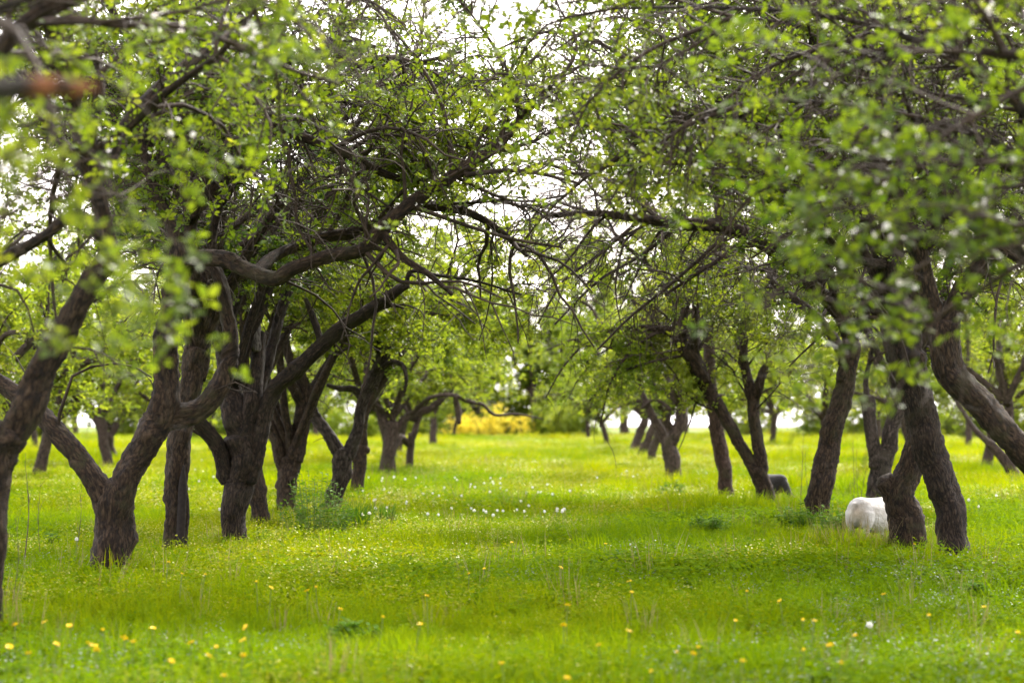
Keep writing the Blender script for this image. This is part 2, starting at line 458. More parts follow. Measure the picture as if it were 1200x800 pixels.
def make_tree(d, trunk, limbs=(), label='', boughs=(), scaf=5, reach=(1.8, 3.0), rise=(1.2, 2.8), sr=0.05, n1=48, n2=380, spurs=4200,
              leaf=0.046, leafmat=None, bark=None, blossoms=60, name='apple_tree', group='old apple trees of the orchard rows', keep=-0.12,
              tdroop=0.35, extra=None, cat='apple tree', S=26, per=5, zmin=1.15, front=.5, az0=None, head=None, twigs=True, step=0.03):
    global TREE_K
    TREE_K += 1
    bark = bark or (BARK, BARK_DARK, BARK, BARK, BARK_GREY)[TREE_K % 5]; leafmat = leafmat or LEAF
    sc = d / F

    def path(pp, amp=0.0):
        o = []
        L = len(pp) - 1
        for i, q in enumerate(pp):
            dz = q[3] if len(q) > 3 else amp * i / max(L, 1)
            p = P(q[0], q[1], d + dz)
            o.append([*p, q[2] * 0.83 * (d + dz) / F])
        return np.array(o)
    T = path(trunk)
    g = float(ground_z(T[0, 0], T[0, 1]))
    foot = T[0].copy(); foot[2] = g - 0.12; foot[3] *= 1.12
    if T[0, 2] < g + 0.05:
        T[0, 2] = g + 0.05
    T = np.vstack([foot, T])
    base = np.array([foot[0], foot[1], g])
    root = obj(name, None, None, label, cat, group, None, base)
    if d < 62:
        TUFTY.append((base[0], base[1], foot[3] + .14, 30))
    root.empty_display_size = 0.3
    me, tc = limb_mesh('trunk', T, bark, S, step, 1.0, base, True)
    obj('trunk', me, root)
    parents = []
    for lb in limbs:
        pp, opt = lb if isinstance(lb, tuple) and isinstance(lb[1], dict) else (lb, {})
        amp = opt.get('amp', R.uniform(-.8, .8))
        c0 = path(pp, amp)
        me, c = limb_mesh(opt.get('name', 'limb'), c0, opt.get('mat', bark), max(10, S - 4), step, 1.0, base)
        obj(opt.get('name', 'limb'), me, root)
        if opt.get('grow', True):
            parents.append(c)
    hd = tc[-1] if head is None else np.array([*P(head[0], head[1], d), 0.08])
    a0 = R.uniform(0, 6.28) if az0 is None else az0
    for i in range(scaf):
        az = a0 + i / max(scaf, 1) * 2 * math.pi + R.uniform(-.35, .35)
        sp = scaffold(hd[:3], az, R.uniform(*reach), R.uniform(*rise), min(sr * R.uniform(.8, 1.2), hd[3] * .9), R.uniform(0, .22))
        me, c = limb_mesh('limb', sp, bark, 10, 0.09, 0.8, base)
        obj('limb', me, root)
        parents.append(c)
    if not parents:
        parents = [tc]
    p1, r1 = grow(parents, n1, 0.7, 1.7, 0.02, 8, 0.6, 0.18, 0.18, 0.22)
    kp = (p1[:, 0, 2] > zmin - .1) | (front == 1) | (R.random(n1) < .15)
    p1, r1 = p1[kp], r1[kp]; n1 = len(p1)
    L1 = as_list(p1, r1)
    for bp in boughs:
        c = catmull(path(bp), 0.12)
        L1.append(c)
    p2, r2 = grow(L1 + parents, n2, 0.3, 0.85, 0.0078, 6, 0.6, 0.12, tdroop, 0.15, 0.2)
    kp = (p2[:, -1, 2] > zmin - .25) | (front == 1) | (R.random(n2) < .12)
    p2, r2 = p2[kp], r2[kp]; n2 = len(p2)
    p3, r3 = grow(as_list(p2, r2), int(n2 * 1.4), 0.12, 0.45, 0.0042, 4, 0.65, 0.1, 0.1, 0.2, 0.2)
    V, q = tubes(p1, r1, 6)
    Vs, Qs, n = [V], [q], len(V)
    for pts, rad, s in ((p2, r2, 4), (p3, r3, 3)):
        v, qq = tubes(pts, rad, s)
        Vs.append(v); Qs.append(qq + n); n += len(v)
    for bp in L1[n1:]:
        v, qq = tubes(bp[None, :, :3], bp[None, :, 3], 7)
        Vs.append(v); Qs.append(qq + n); n += len(v)
    if twigs:
        obj('twigs', mesh_np('twigs', np.vstack(Vs) - base, np.vstack(Qs), TWIG), root)
    if spurs:
        fol = as_list(p2, r2) + as_list(p3, r3) + [b for b in L1[n1:]]
        cm, bm_ = make_foliage(fol, int(spurs * (DENS if d < 45 else .95)), leaf * 1.1, base, leafmat, per, None, keep, blossoms, zmin=zmin, front=front)
        obj('crown', cm, root)
        if bm_ is not None:
            obj('blossoms', bm_, root)
    if extra:
        extra(root, base, d)
    return root


# ------------------------------------------------------------------ the orchard: traced trees
def cavity_shade_strip(root, base, d):  # raised dark strip on the trunk, painting the shade inside its cavity
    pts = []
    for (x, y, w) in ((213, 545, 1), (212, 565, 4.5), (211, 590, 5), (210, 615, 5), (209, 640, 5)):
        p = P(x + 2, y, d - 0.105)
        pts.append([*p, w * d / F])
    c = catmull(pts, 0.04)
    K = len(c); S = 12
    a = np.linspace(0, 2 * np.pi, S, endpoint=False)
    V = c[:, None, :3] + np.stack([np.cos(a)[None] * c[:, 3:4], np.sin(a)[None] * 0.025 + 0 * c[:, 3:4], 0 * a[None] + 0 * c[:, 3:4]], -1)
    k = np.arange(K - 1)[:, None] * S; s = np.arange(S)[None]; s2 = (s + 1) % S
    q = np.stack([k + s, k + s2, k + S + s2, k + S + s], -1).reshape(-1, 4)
    obj('hollow_shade', mesh_np('hollow_shade', V.reshape(-1, 3) - base, q, DARK_AND_SHADE), root)


def burl_at(x, y, rp, dd=-0.12, mat=None, name='burl'):
    def f(root, base, d):
        c = P(x, y, d + dd); r = rp * d / F
        bm = bmesh.new()
        bmesh.ops.create_icosphere(bm, subdivisions=3, radius=r)
        lay = bm.verts.layers.float_vector.new('barkco')
        for v in bm.verts:
            n = v.co.normalized()
            k = 1 + .16 * math.sin(7 * n.x + 3) * math.sin(6 * n.z + 1) + .1 * math.sin(11 * n.y)
            v.co = v.co * k
            v[lay] = v.co * 1.5
            v.co.x += c[0] - base[0]; v.co.y += c[1] - base[1]; v.co.z += c[2] - base[2]
        me = bpy.data.meshes.new(name); bm.to_mesh(me); bm.free()
        for p in me.polygons: p.use_smooth = True
        me.materials.append(mat or BARK)
        obj(name, me, root)
    return f


def both(*fs):
    def f(r, b, d):
        for g in fs: g(r, b, d)
    return f


# ---- left row, from near to far
make_tree(7.5, [(-420, 1000, 36), (-400, 600, 34), (-380, 300, 30)],
          [([(-380, 420, 22, 0), (-300, 200, 17, -.8), (-150, 118, 17, -1.8), (0, 104, 16, -2.4), (60, 103, 14, -2.5), (86, 103, 13, -2.5)], {'grow': False}),
           ([(-380, 330, 24, 0), (-250, 100, 16, .3), (-80, -30, 12, .5), (120, -60, 9, .9), (300, -60, 5, 1.2)], {}),
           ([(40, 103, 16, -2.48), (64, 102, 15.5, -2.5), (88, 104, 12, -2.5), (103, 102, 8.5, -2.5), (116, 105, 3, -2.5)], {'grow': False, 'mat': BROKEN, 'name': 'broken_end'}),
           ([(-250, 100, 14, .3), (-120, 40, 10, .2), (-30, 20, 8, 0), (60, -10, 6, -.2)], {})],
          'near apple tree at left whose snapped orange branch end pokes into the top corner',
          boughs=[[(-120, 40, 5, .2), (0, 90, 3, .4), (80, 150, 2.4, .6), (130, 215, 2, .7), (165, 290, 1.4, .8), (170, 335, 1, .8)],
                  [(-150, 60, 5, .2), (-40, 120, 3, .6), (60, 190, 2.4, .9), (110, 250, 2, 1), (130, 320, 1.4, 1.1)],
                  [(-80, -30, 4, .5), (60, 60, 3, .8), (150, 110, 2.2, 1.1), (215, 180, 1.6, 1.3), (250, 205, 1, 1.4)],
                  [(-150, 150, 4, .2), (-60, 210, 3, .3), (0, 270, 2, .4), (60, 330, 1.2, .5)]],
          scaf=2, az0=2.6, front=1, n1=12, n2=130, spurs=480, leaf=0.042, blossoms=16, zmin=1.6)

make_tree(11, [(-265, 880, 36), (-255, 620, 32), (-230, 470, 30)],
          [([(-230, 480, 22), (-170, 300, 16), (-90, 150, 12), (30, 30, 9), (180, -30, 6), (320, -40, 4)], {'amp': .8}),
           ([(-230, 480, 22), (-200, 250, 15), (-120, 60, 11), (-20, -80, 8)], {'amp': -.5})],
          'apple tree hidden beyond the left edge, only leafy twigs hanging in along the top left',
          boughs=[[(-90, 150, 5), (0, 180, 3), (60, 230, 2), (90, 300, 1.2)], [(-40, 60, 5), (70, 70, 3), (180, 50, 2), (330, 25, 1.4), (420, 30, 1)],
                  [(30, 30, 4), (180, 20, 3), (330, -10, 2), (470, 20, 1.4), (520, 60, 1)]],
          scaf=3, az0=0.2, front=1, n1=26, n2=260, spurs=560, leaf=0.042, blossoms=24, zmin=2.6)

make_tree(15.3, [(-14, 722, 20), (-12, 650, 21), (-9, 580, 23), (0, 530, 26), (14, 505, 28)],
          [([(8, 520, 22, 0), (28, 482, 23, 0), (48, 440, 20, 0), (76, 385, 17, 0), (103, 335, 15, -.05), (128, 302, 14, -.1), (122, 262, 12, -.1), (113, 215, 10, -.1), (106, 160, 9, 0), (118, 95, 7, .2), (98, 40, 6, .4), (60, -30, 4, .5)], {}),
           ([(118, 275, 9, -.1), (88, 252, 8, 0), (50, 278, 8, .1), (0, 305, 9, .3), (-50, 330, 8, .6)], {}),
           ([(108, 180, 7, -.1), (150, 150, 5, -.3), (200, 105, 5, -.6), (260, 60, 4, -.8), (300, 10, 3, -1)], {}),
           ([(113, 215, 7, -.1), (60, 150, 6, .3), (20, 90, 5, .6), (-30, 40, 4, .9)], {}),
           ([(-4, 525, 17, 0), (-40, 440, 15, .2), (-90, 340, 12, .4), (-150, 230, 8, .8)], {})],
          'leaning tree cut off by the left edge, nearest bare trunk in the picture',
          boughs=[[(-50, 330, 3), (20, 340, 2), (40, 390, 1.2)]], scaf=2, az0=1.5, head=(110, 220), front=.6, n1=52, n2=560, spurs=1700, leaf=0.045, blossoms=40, zmin=2.65)

make_tree(20, [(130, 672, 26), (130, 640, 25), (131, 612, 25), (133, 585, 26), (136, 565, 20)],
          [([(136, 598, 19, 0), (150, 562, 20, 0), (170, 520, 22, 0), (188, 488, 23, 0), (196, 445, 18, 0), (194, 400, 16, 0), (203, 350, 16, 0), (213, 312, 15, 0), (206, 275, 10, 0), (190, 240, 8, .1), (175, 200, 7, .2), (165, 150, 6, .3), (190, 105, 5, .3)], {}),
           ([(126, 595, 19, 0), (108, 560, 15, 0), (92, 535, 14, .05), (70, 510, 14, .1), (45, 484, 13, .2), (10, 455, 12, .4), (-35, 425, 11, .6)], {}),
           ([(188, 492, 18, 0), (232, 480, 15, .1), (257, 450, 14, .15), (272, 412, 12, .2), (265, 365, 11, .3), (256, 325, 9, .4), (248, 280, 7, .6), (262, 230, 6, .8)], {}),
           ([(212, 318, 12, 0), (228, 304, 12, -.05), (262, 304, 11, -.1), (290, 316, 11, -.2), (322, 326, 11, -.3), (345, 314, 10.5, -.4), (385, 300, 10, -.4), (425, 292, 10, -.5), (447, 268, 10, -.5), (480, 240, 9, -.5), (530, 206, 8, -.4), (585, 168, 7, -.3), (620, 128, 5, -.2), (655, 90, 3.5, 0)], {}),
           ([(300, 318, 9, -.2), (330, 296, 8, .2), (370, 280, 8, .4), (415, 272, 8, .5), (440, 262, 7, .5), (490, 242, 7, .7), (545, 248, 6, .9), (585, 270, 5, 1.0), (618, 300, 3, 1.1)], {}),
           ([(215, 300, 10, 0), (226, 255, 9, .1), (231, 205, 8, .1), (240, 150, 8, .2), (262, 95, 7, .3), (268, 40, 6, .4), (255, -30, 5, .5)], {}),
           ([(231, 190, 6, .1), (212, 120, 6, -.2), (203, 62, 6, -.4), (203, 24, 7, -.5), (222, 10, 7, -.5), (246, 10, 7, -.5), (272, 30, 6.5, -.5), (300, 50, 6.5, -.6), (333, 72, 6, -.6), (370, 62, 5.5, -.7), (405, 46, 5, -.7), (440, 55, 3, -.8)], {}),
           ([(236, 165, 6, .2), (215, 108, 6, 0), (245, 120, 8, 0), (290, 136, 8, -.1), (340, 155, 7, -.2), (400, 178, 6, -.2), (455, 205, 5, 0), (500, 215, 3, .2)], {}),
           ([(447, 270, 6, -.5), (470, 300, 5, -.6), (500, 320, 4, -.7), (530, 345, 2.5, -.7)], {})],
          'front left tree forked in a wide V, one long limb sweeping over the aisle',
          boughs=[[(585, 168, 4, -.3), (600, 100, 3, -.5), (562, 30, 2, -.6), (520, -20, 1.2, -.7)], [(620, 128, 3, -.2), (676, 60, 2.4, 0), (650, 0, 1.4, .2)],
                  [(530, 206, 4, -.4), (520, 130, 3, -.2), (485, 65, 2.2, 0), (440, 15, 1.3, .2)], [(545, 195, 3, -.4), (590, 115, 2.4, .2), (645, 45, 1.4, .6)], [(500, 222, 3, -.5), (560, 190, 2.2, -.9), (640, 150, 1.3, -1.2)],
                  [(530, 206, 3, -.4), (600, 235, 2.2, 0), (660, 230, 1.3, .3)], [(480, 240, 4, -.5), (540, 262, 3, -.5), (600, 280, 2.4, -.6), (660, 290, 1.6, -.6)], [(545, 205, 4, -.4), (610, 200, 3, -.6), (680, 215, 2, -.8)],
                  [(425, 292, 4, -.5), (470, 330, 3, -.6), (540, 330, 2, -.6), (590, 350, 1.2, -.6)]],
          bark=BARK, scaf=3, az0=1.0, head=(225, 250), sr=.045, front=.3, n1=130, n2=1900, spurs=5600, leaf=0.043, blossoms=50, zmin=2.85, extra=burl_at(199, 407, 7, -.1), tdroop=.5)

make_tree(23.4, [(205, 648, 16), (206, 600, 15), (208, 550, 16), (212, 505, 16), (224, 455, 16), (232, 410, 18)],
          [([(230, 440, 14, 0), (240, 390, 13, .1), (243, 340, 10, .3), (240, 280, 8, .5), (225, 220, 6, .7), (230, 150, 4, .9)], {}),
           ([(228, 425, 12, 0), (222, 370, 9, -.1), (200, 300, 7, -.3), (170, 240, 5, -.5)], {}),
           ([(236, 400, 10, 0), (262, 350, 8, .3), (300, 290, 6, .6), (345, 240, 5, .9)], {}),
           ([(344, 250, 5, .5), (320, 260, 6, .4), (300, 275, 5, .3), (270, 300, 5, .2), (243, 345, 6, .1)], {'grow': False})],
          'upright trunk with a painted-shade cavity down its front, behind the forked front tree',
          scaf=5, rise=(1.8, 3.5), n1=70, n2=620, spurs=6400, leaf=0.048, blossoms=70, extra=cavity_shade_strip, leafmat=LEAF_DARK, zmin=2.75)

make_tree(26, [(273, 632, 17), (275, 600, 18), (280, 565, 21), (286, 538, 23), (284, 510, 20)],
          [([(266, 560, 12, 0), (256, 525, 11, -.1), (238, 500, 10, -.2), (215, 478, 9, -.3), (180, 460, 7, -.5)], {}),
           ([(286, 530, 19, 0), (278, 490, 18, 0), (270, 455, 15, .1), (262, 420, 12, .2), (270, 370, 10, .4), (290, 310, 8, .6), (320, 250, 6, .9)], {}),
           ([(284, 515, 16, 0), (294, 470, 13, 0), (302, 430, 11, .1), (305, 390, 8, .2)], {'grow': False}),
           ([(300, 408, 7, .1), (302, 372, 6, .2), (303, 348, 4, .2)], {'grow': False, 'mat': DEADWOOD, 'name': 'dead_stub'}),
           ([(294, 560, 14, 0), (304, 510, 12, 0), (314, 475, 11, 0), (322, 455, 11, 0), (345, 435, 11, -.1), (372, 410, 10, -.2), (398, 386, 10, -.3), (425, 368, 9, -.4), (450, 352, 8, -.5), (470, 338, 7, -.6), (478, 333, 6, -.6)], {}),
           ([(376, 405, 5, -.2), (368, 375, 5, -.2), (358, 350, 3, -.3)], {'grow': False}),
           ([(477, 336, 3, -.6), (482, 318, 3, -.6), (510, 322, 2.6, -.6), (560, 330, 2, -.5), (610, 345, 1.4, -.5)], {}),
           ([(440, 358, 3, -.5), (458, 357, 3, -.5), (473, 361, 1.5, -.5)], {'grow': False}),
           ([(285, 530, 12, 0), (320, 400, 8, .5), (350, 300, 7, .9), (390, 220, 5, 1.2)], {})],
          'stout trunk with a straight diagonal limb rising to the right toward the aisle',
          scaf=5, rise=(1.8, 4), head=(275, 440), sr=.04, n1=70, n2=700, spurs=7000, leaf=0.048, blossoms=90, leafmat=LEAF, zmin=2.75)

make_tree(29.5, [(303, 608, 12), (302, 580, 12), (298, 550, 11), (292, 515, 10), (288, 480, 9)],
          [([(288, 490, 8), (300, 430, 7), (330, 370, 6), (350, 300, 5)], {})],
          'slim trunk half hidden behind the stout tree with the diagonal limb', scaf=5, rise=(1.8, 4.2), n1=50, n2=420, spurs=5600, leaf=0.05, blossoms=70, leafmat=LEAF, zmin=2.5)

make_tree(33, [(336, 598, 14), (337, 575, 14), (339, 555, 15), (340, 535, 15)],
          [([(333, 548, 9, 0), (324, 520, 8, 0), (314, 490, 8, .1), (296, 472, 7, .2), (270, 455, 6, .4)], {}),
           ([(345, 535, 12, 0), (352, 500, 12, 0), (358, 470, 11, 0), (352, 440, 8, .1), (335, 405, 6, .3), (330, 350, 5, .5)], {}),
           ([(358, 480, 9, 0), (346, 456, 8, -.1), (332, 440, 6, -.2)], {'grow': False}),
           ([(360, 475, 7, 0), (375, 440, 6, .3), (405, 400, 5, .7), (440, 360, 4, 1)], {})],
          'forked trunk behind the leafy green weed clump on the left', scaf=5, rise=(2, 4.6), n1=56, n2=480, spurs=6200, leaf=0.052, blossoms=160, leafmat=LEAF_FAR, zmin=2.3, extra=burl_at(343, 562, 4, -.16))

make_tree(34.5, [(392, 594, 12), (396, 570, 12), (401, 545, 13), (405, 528, 13)],
          [([(399, 534, 10, 0), (386, 510, 8, 0), (372, 492, 8, .1), (364, 474, 7, .1), (350, 452, 6, .2), (335, 435, 4, .3)], {}),
           ([(408, 532, 10, 0), (420, 500, 8, 0), (425, 470, 8, 0), (438, 440, 9, 0), (452, 412, 9, -.1), (456, 390, 5, -.2), (440, 362, 3, -.3)], {}),
           ([(426, 470, 5, 0), (415, 456, 5, -.1), (398, 455, 4, -.2), (384, 451, 3, -.3)], {'grow': False}),
           ([(450, 415, 6, -.1), (428, 390, 4, .1), (408, 372, 3, .3), (395, 340, 2, .5)], {}),
           ([(454, 410, 6, -.1), (475, 385, 4, .2), (505, 360, 3, .5), (540, 345, 2, .8)], {}),
           ([(446, 432, 5, -.1), (460, 424, 4, -.2), (472, 428, 3.4, -.3), (476, 445, 2.6, -.4), (474, 460, 1.5, -.4)], {'grow': False})],
          'slender forked tree with a knuckled crown of bare boughs, left of the aisle',
          scaf=3, head=(452, 410), reach=(1.2, 2.6), rise=(1.2, 3), sr=.035, n1=46, n2=420, spurs=3600, leaf=0.05, blossoms=60, leafmat=LEAF_FAR, zmin=2.2)

make_tree(40, [(418, 578, 9), (420, 555, 9), (423, 535, 9), (426, 522, 8)],
          [([(425, 528, 6), (428, 490, 5), (445, 440, 5), (470, 400, 4), (500, 370, 3)], {})],
          'thin trunk with a knob at its side just behind the slender forked tree',
          scaf=4, head=(428, 480), n1=40, n2=340, spurs=3800, leaf=0.054, blossoms=40, extra=burl_at(429, 527, 5, 0), leafmat=LEAF_FAR, zmin=1.6)

make_tree(53, [(454, 553, 12), (456, 530, 10.5), (459, 505, 11), (460, 496, 12)],
          [([(465, 505, 6, 0), (475, 490, 6, 0), (490, 483, 6, .1), (505, 478, 5, .2), (530, 455, 4, .4)], {}),
           ([(456, 500, 7, 0), (446, 485, 5, 0), (438, 462, 4, .1), (425, 430, 3, .3)], {}),
           ([(480, 486, 3, 0), (505, 466, 3, -.4), (530, 463, 3, -.4), (552, 471, 3, -.2), (566, 474, 2.6, 0), (580, 486, 2.2, .1), (606, 485, 1.8, .2), (636, 491, 1, .3)], {}),
           ([(534, 464, 3, -.4), (536, 478, 5, -.3), (538, 496, 3.5, -.3)], {'grow': False, 'name': 'dead_stub'})],
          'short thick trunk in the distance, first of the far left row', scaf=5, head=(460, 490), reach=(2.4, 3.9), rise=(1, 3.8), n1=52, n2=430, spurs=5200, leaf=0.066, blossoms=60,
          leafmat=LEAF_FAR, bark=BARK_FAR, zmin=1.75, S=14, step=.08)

make_tree(58, [(480, 547, 5.5), (481, 525, 5.5), (483, 508, 6)],
          [([(478, 520, 5), (470, 512, 4.5), (464, 522, 4), (461, 532, 3)], {'grow': False}), ([(483, 512, 5), (500, 470, 4), (530, 430, 3), (570, 400, 2)], {})],
          'thin dark trunk with a low arched limb beside the short thick far trunk', scaf=5, head=(484, 490), reach=(2.2, 3.8), rise=(1, 3.8), n1=48, n2=400, spurs=4800, leaf=0.07, blossoms=40,
          leafmat=LEAF_FAR, bark=BARK_FAR, zmin=1.7, S=12, step=.08)

# ---- right row
make_tree(9.6, [(1760, 960, 42), (1740, 620, 38), (1700, 420, 34)],
          [([(1700, 430, 24), (1600, 250, 18), (1450, 130, 13), (1300, 80, 9), (1150, 60, 6)], {'amp': .3}),
           ([(1700, 430, 22), (1560, 330, 16), (1420, 270, 11), (1300, 250, 8)], {'amp': -.3}),
           ([(1700, 430, 22), (1640, 180, 16), (1500, -40, 10), (1350, -150, 6)], {'amp': .6})],
          'near apple tree beyond the right edge, its blurred leafy branch drooping across the right trunks',
          boughs=[[(1300, 250, 6, -.3), (1190, 265, 4, -.2), (1100, 300, 3, -.1), (1020, 350, 2.4, 0), (960, 390, 1.8, 0), (900, 395, 1.2, .1)],
                  [(1300, 250, 5, -.3), (1180, 320, 4, -.2), (1080, 380, 3, 0), (1000, 415, 2, .1), (930, 435, 1.2, .1)],
                  [(1250, 75, 5, .3), (1120, 150, 4, .2), (1040, 210, 3, .1), (990, 240, 2, .1), (950, 250, 1.2, .1)],
                  [(1200, 70, 4, .3), (1080, 60, 3, .3), (980, 90, 2.4, .4), (900, 130, 1.4, .5)],
                  [(1190, 265, 3, -.2), (1090, 245, 2.4, 0), (1010, 280, 1.8, .1), (985, 330, 1, .1)],
                  [(1300, 250, 4, -.3), (1240, 200, 3, -.3), (1140, 190, 2, -.2), (1060, 180, 1.2, 0)]],
          scaf=0, front=1, n1=6, n2=230, spurs=560, leaf=0.043, blossoms=26, zmin=1.5)

make_tree(15, [(1410, 740, 30), (1400, 600, 28), (1385, 470, 26)],
          [([(1385, 480, 18), (1300, 280, 11), (1180, 110, 6), (1020, 30, 4), (860, 10, 3), (720, 10, 2)], {'amp': -.2}),
           ([(1385, 480, 18), (1330, 250, 13), (1240, 40, 10), (1130, -120, 7)], {'amp': .5}),
           ([(1300, 280, 9), (1190, 180, 5), (1040, 130, 3.6), (880, 120, 2.6), (760, 150, 1.6)], {'amp': .4}),
           ([(1385, 480, 16), (1300, 400, 12), (1230, 330, 8), (1180, 280, 5)], {'amp': -.5})],
          'apple tree beyond the right edge whose leafy boughs roof the upper right and middle',
          boughs=[[(860, 20, 4), (760, 60, 3), (690, 120, 2), (660, 190, 1.2)], [(880, 120, 4), (800, 150, 3), (740, 200, 2), (700, 260, 1.2)], [(1020, 40, 4), (900, 80, 3), (820, 150, 2), (790, 210, 1.2)],
                  [(720, 10, 3), (640, 30, 2), (600, 80, 1.4)], [(1040, 130, 4), (950, 200, 3), (880, 230, 2), (840, 290, 1.2)], [(860, 20, 3), (700, -20, 2.4), (560, 0, 1.6), (500, 60, 1.2)]],
          scaf=2, az0=2.2, front=.8, n1=60, n2=1200, spurs=1450, leaf=0.043, blossoms=90, zmin=2.7)

make_tree(20, [(1288, 690, 24), (1274, 630, 22), (1243, 575, 21), (1205, 534, 20.5), (1172, 502, 21), (1142, 468, 21), (1115, 432, 22), (1106, 402, 22), (1108, 378, 20)],
          [([(1110, 392, 15, 0), (1122, 355, 14, 0), (1145, 315, 12, .1), (1180, 285, 10, .2), (1225, 250, 8, .4), (1260, 190, 6, .6)], {}),
           ([(1104, 395, 15, 0), (1088, 345, 13, 0), (1076, 290, 12, 0), (1062, 240, 11, 0), (1052, 190, 10, .1), (1042, 130, 9, .1), (1026, 70, 8, .2), (1032, 0, 7, .3), (1040, -60, 5, .4)], {}),
           ([(1076, 290, 8, 0), (1110, 250, 8, -.2), (1150, 270, 8, -.3), (1190, 300, 7, -.4), (1230, 310, 5, -.5)], {}),
           ([(1062, 235, 6, 0), (1110, 130, 5, .1), (1160, 120, 5, .2), (1175, 124, 5, .2), (1200, 120, 4, .3)], {}),
           ([(1036, 110, 5, .1), (1050, 60, 4, .2), (1068, 20, 3, .3), (1080, -20, 2, .4)], {})],
          'thick trunk leaning in from the right edge, bending upward at a knee',
          scaf=3, az0=0.5, head=(1080, 310), sr=.045, front=.3, n1=80, n2=900, spurs=4600, leaf=0.044, blossoms=110, zmin=2.5)

make_tree(23, [(1121, 652, 22), (1114, 610, 21.5), (1104, 570, 22), (1092, 530, 22), (1080, 485, 21), (1068, 440, 22), (1058, 402, 22), (1054, 375, 19)],
          [([(1056, 390, 18, 0), (1050, 345, 16, 0), (1035, 300, 14, 0), (1018, 262, 12, .1), (1010, 210, 10, .2), (1000, 150, 9, .3), (982, 90, 9, .4), (966, 40, 7, .5), (960, -30, 5, .6)], {}),
           ([(1020, 265, 9, .1), (985, 215, 10, 0), (958, 188, 10, -.1), (928, 160, 9, -.2), (895, 140, 8, -.3), (850, 133, 7, -.3), (800, 140, 6, -.3), (755, 160, 4, -.2)], {}),
           ([(1040, 310, 8, 0), (1000, 300, 6, -.4), (960, 240, 5, -.7), (920, 180, 4, -1)], {})],
          'straight leaning trunk standing in front on the right beside the white goat',
          scaf=3, az0=1.2, head=(1030, 290), sr=.045, front=.3, n1=90, n2=1200, spurs=5800, leaf=0.045, blossoms=90, boughs=[[(755, 160, 4, -.2), (680, 145, 3, -.2), (620, 100, 2.2, -.2), (560, 92, 1.3, -.2)], [(800, 140, 4, -.3), (720, 60, 3, -.1), (640, 38, 2.2, 0), (575, 62, 1.3, .1)],
                  [(755, 160, 4, -.2), (690, 205, 3, 0), (630, 192, 2.2, .2), (565, 232, 1.3, .4)], [(850, 133, 4, -.3), (800, 60, 3, -.6), (720, 20, 2.2, -.8), (650, 60, 1.3, -.9)],
                  [(690, 205, 2.4, 0), (640, 250, 1.8, .1), (600, 300, 1.2, .2)]],
          zmin=3.1, extra=burl_at(1066, 417, 12, -.13, DARK_AND_SHADE, 'cut_knot'))

make_tree(24.2, [(1062, 638, 24), (1060, 605, 25), (1058, 575, 22), (1066, 540, 18), (1074, 505, 15), (1073, 460, 14), (1064, 420, 14)],
          [([(1066, 430, 12), (1060, 370, 10), (1075, 300, 8), (1100, 220, 6), (1110, 150, 4)], {}),
           ([(1050, 592, 15, 0), (1040, 572, 15, -.02), (1034, 562, 13, -.05)], {'grow': False, 'name': 'cut_stub'})],
          'stout trunk with a sawn-off stub low on its side, hiding the goat\'s head',
          scaf=5, rise=(1.6, 3.6), n1=54, n2=520, spurs=5600, leaf=0.047, blossoms=70, zmin=2.5, leafmat=LEAF_DARK)

make_tree(29.5, [(960, 605, 15), (961, 580, 17), (964, 555, 17), (971, 520, 15), (980, 490, 14), (988, 460, 13), (994, 430, 12)],
          [([(990, 445, 12, 0), (998, 405, 12, 0), (985, 372, 11, -.1), (958, 340, 11, -.2), (932, 312, 11, -.3), (900, 288, 10.5, -.4), (872, 274, 9, -.4), (840, 264, 9, -.5), (800, 262, 8.5, -.5), (752, 256, 7, -.6), (700, 250, 5, -.7), (640, 252, 3, -.8)], {}),
           ([(988, 378, 8, -.1), (968, 310, 7, -.3), (936, 293, 7, -.5), (902, 279, 6, -.6), (878, 270, 5, -.6)], {'grow': False}),
           ([(890, 284, 7, -.4), (868, 287, 6, -.6), (848, 302, 4, -.7), (820, 318, 3, -.8), (780, 345, 2, -.8)], {}),
           ([(962, 330, 7, 0), (960, 290, 7, .1), (956, 240, 7, .2), (962, 180, 6, .3), (955, 110, 5, .4)], {}),
           ([(845, 265, 7, -.5), (842, 220, 7, -.4), (838, 180, 6, -.3), (850, 120, 4, -.2)], {})],
          'smooth leaning trunk standing alone between the two goats',
          boughs=[[(840, 285, 3, -.5), (790, 330, 2.4, -.5), (740, 370, 2, -.6), (700, 410, 1.4, -.6)], [(800, 262, 3, -.5), (750, 300, 2.4, -.4), (700, 330, 2, -.4), (650, 380, 1.4, -.3)],
                  [(752, 256, 3, -.6), (700, 300, 2.4, -.7), (660, 330, 2, -.8), (630, 380, 1.2, -.8)]],
          scaf=3, head=(990, 420), sr=.05, front=.3, n1=100, n2=1700, spurs=5200, leaf=0.046, blossoms=70, zmin=2.35, tdroop=.6)

make_tree(34.5, [(1030, 588, 14), (1030, 570, 14), (1030, 548, 14), (1030, 535, 13)],
          [([(1027, 545, 11, 0), (1022, 510, 9, 0), (1018, 480, 9, 0), (1014, 466, 10, 0)], {'grow': False}),
           ([(1034, 545, 11, 0), (1042, 515, 11, 0), (1052, 485, 10, 0), (1066, 455, 9, .1), (1090, 400, 7, .2), (1110, 330, 5, .4)], {}),
           ([(1018, 475, 5, 0), (1015, 445, 4, .1), (1022, 400, 3, .2), (1010, 350, 2, .4)], {})],
          'forked trunk with one blunt cut arm, seen behind the white goat', scaf=5, rise=(1.8, 4.2), head=(1056, 470), n1=50, n2=440, spurs=5600, leaf=0.052, blossoms=60, zmin=1.9, leafmat=LEAF_FAR)

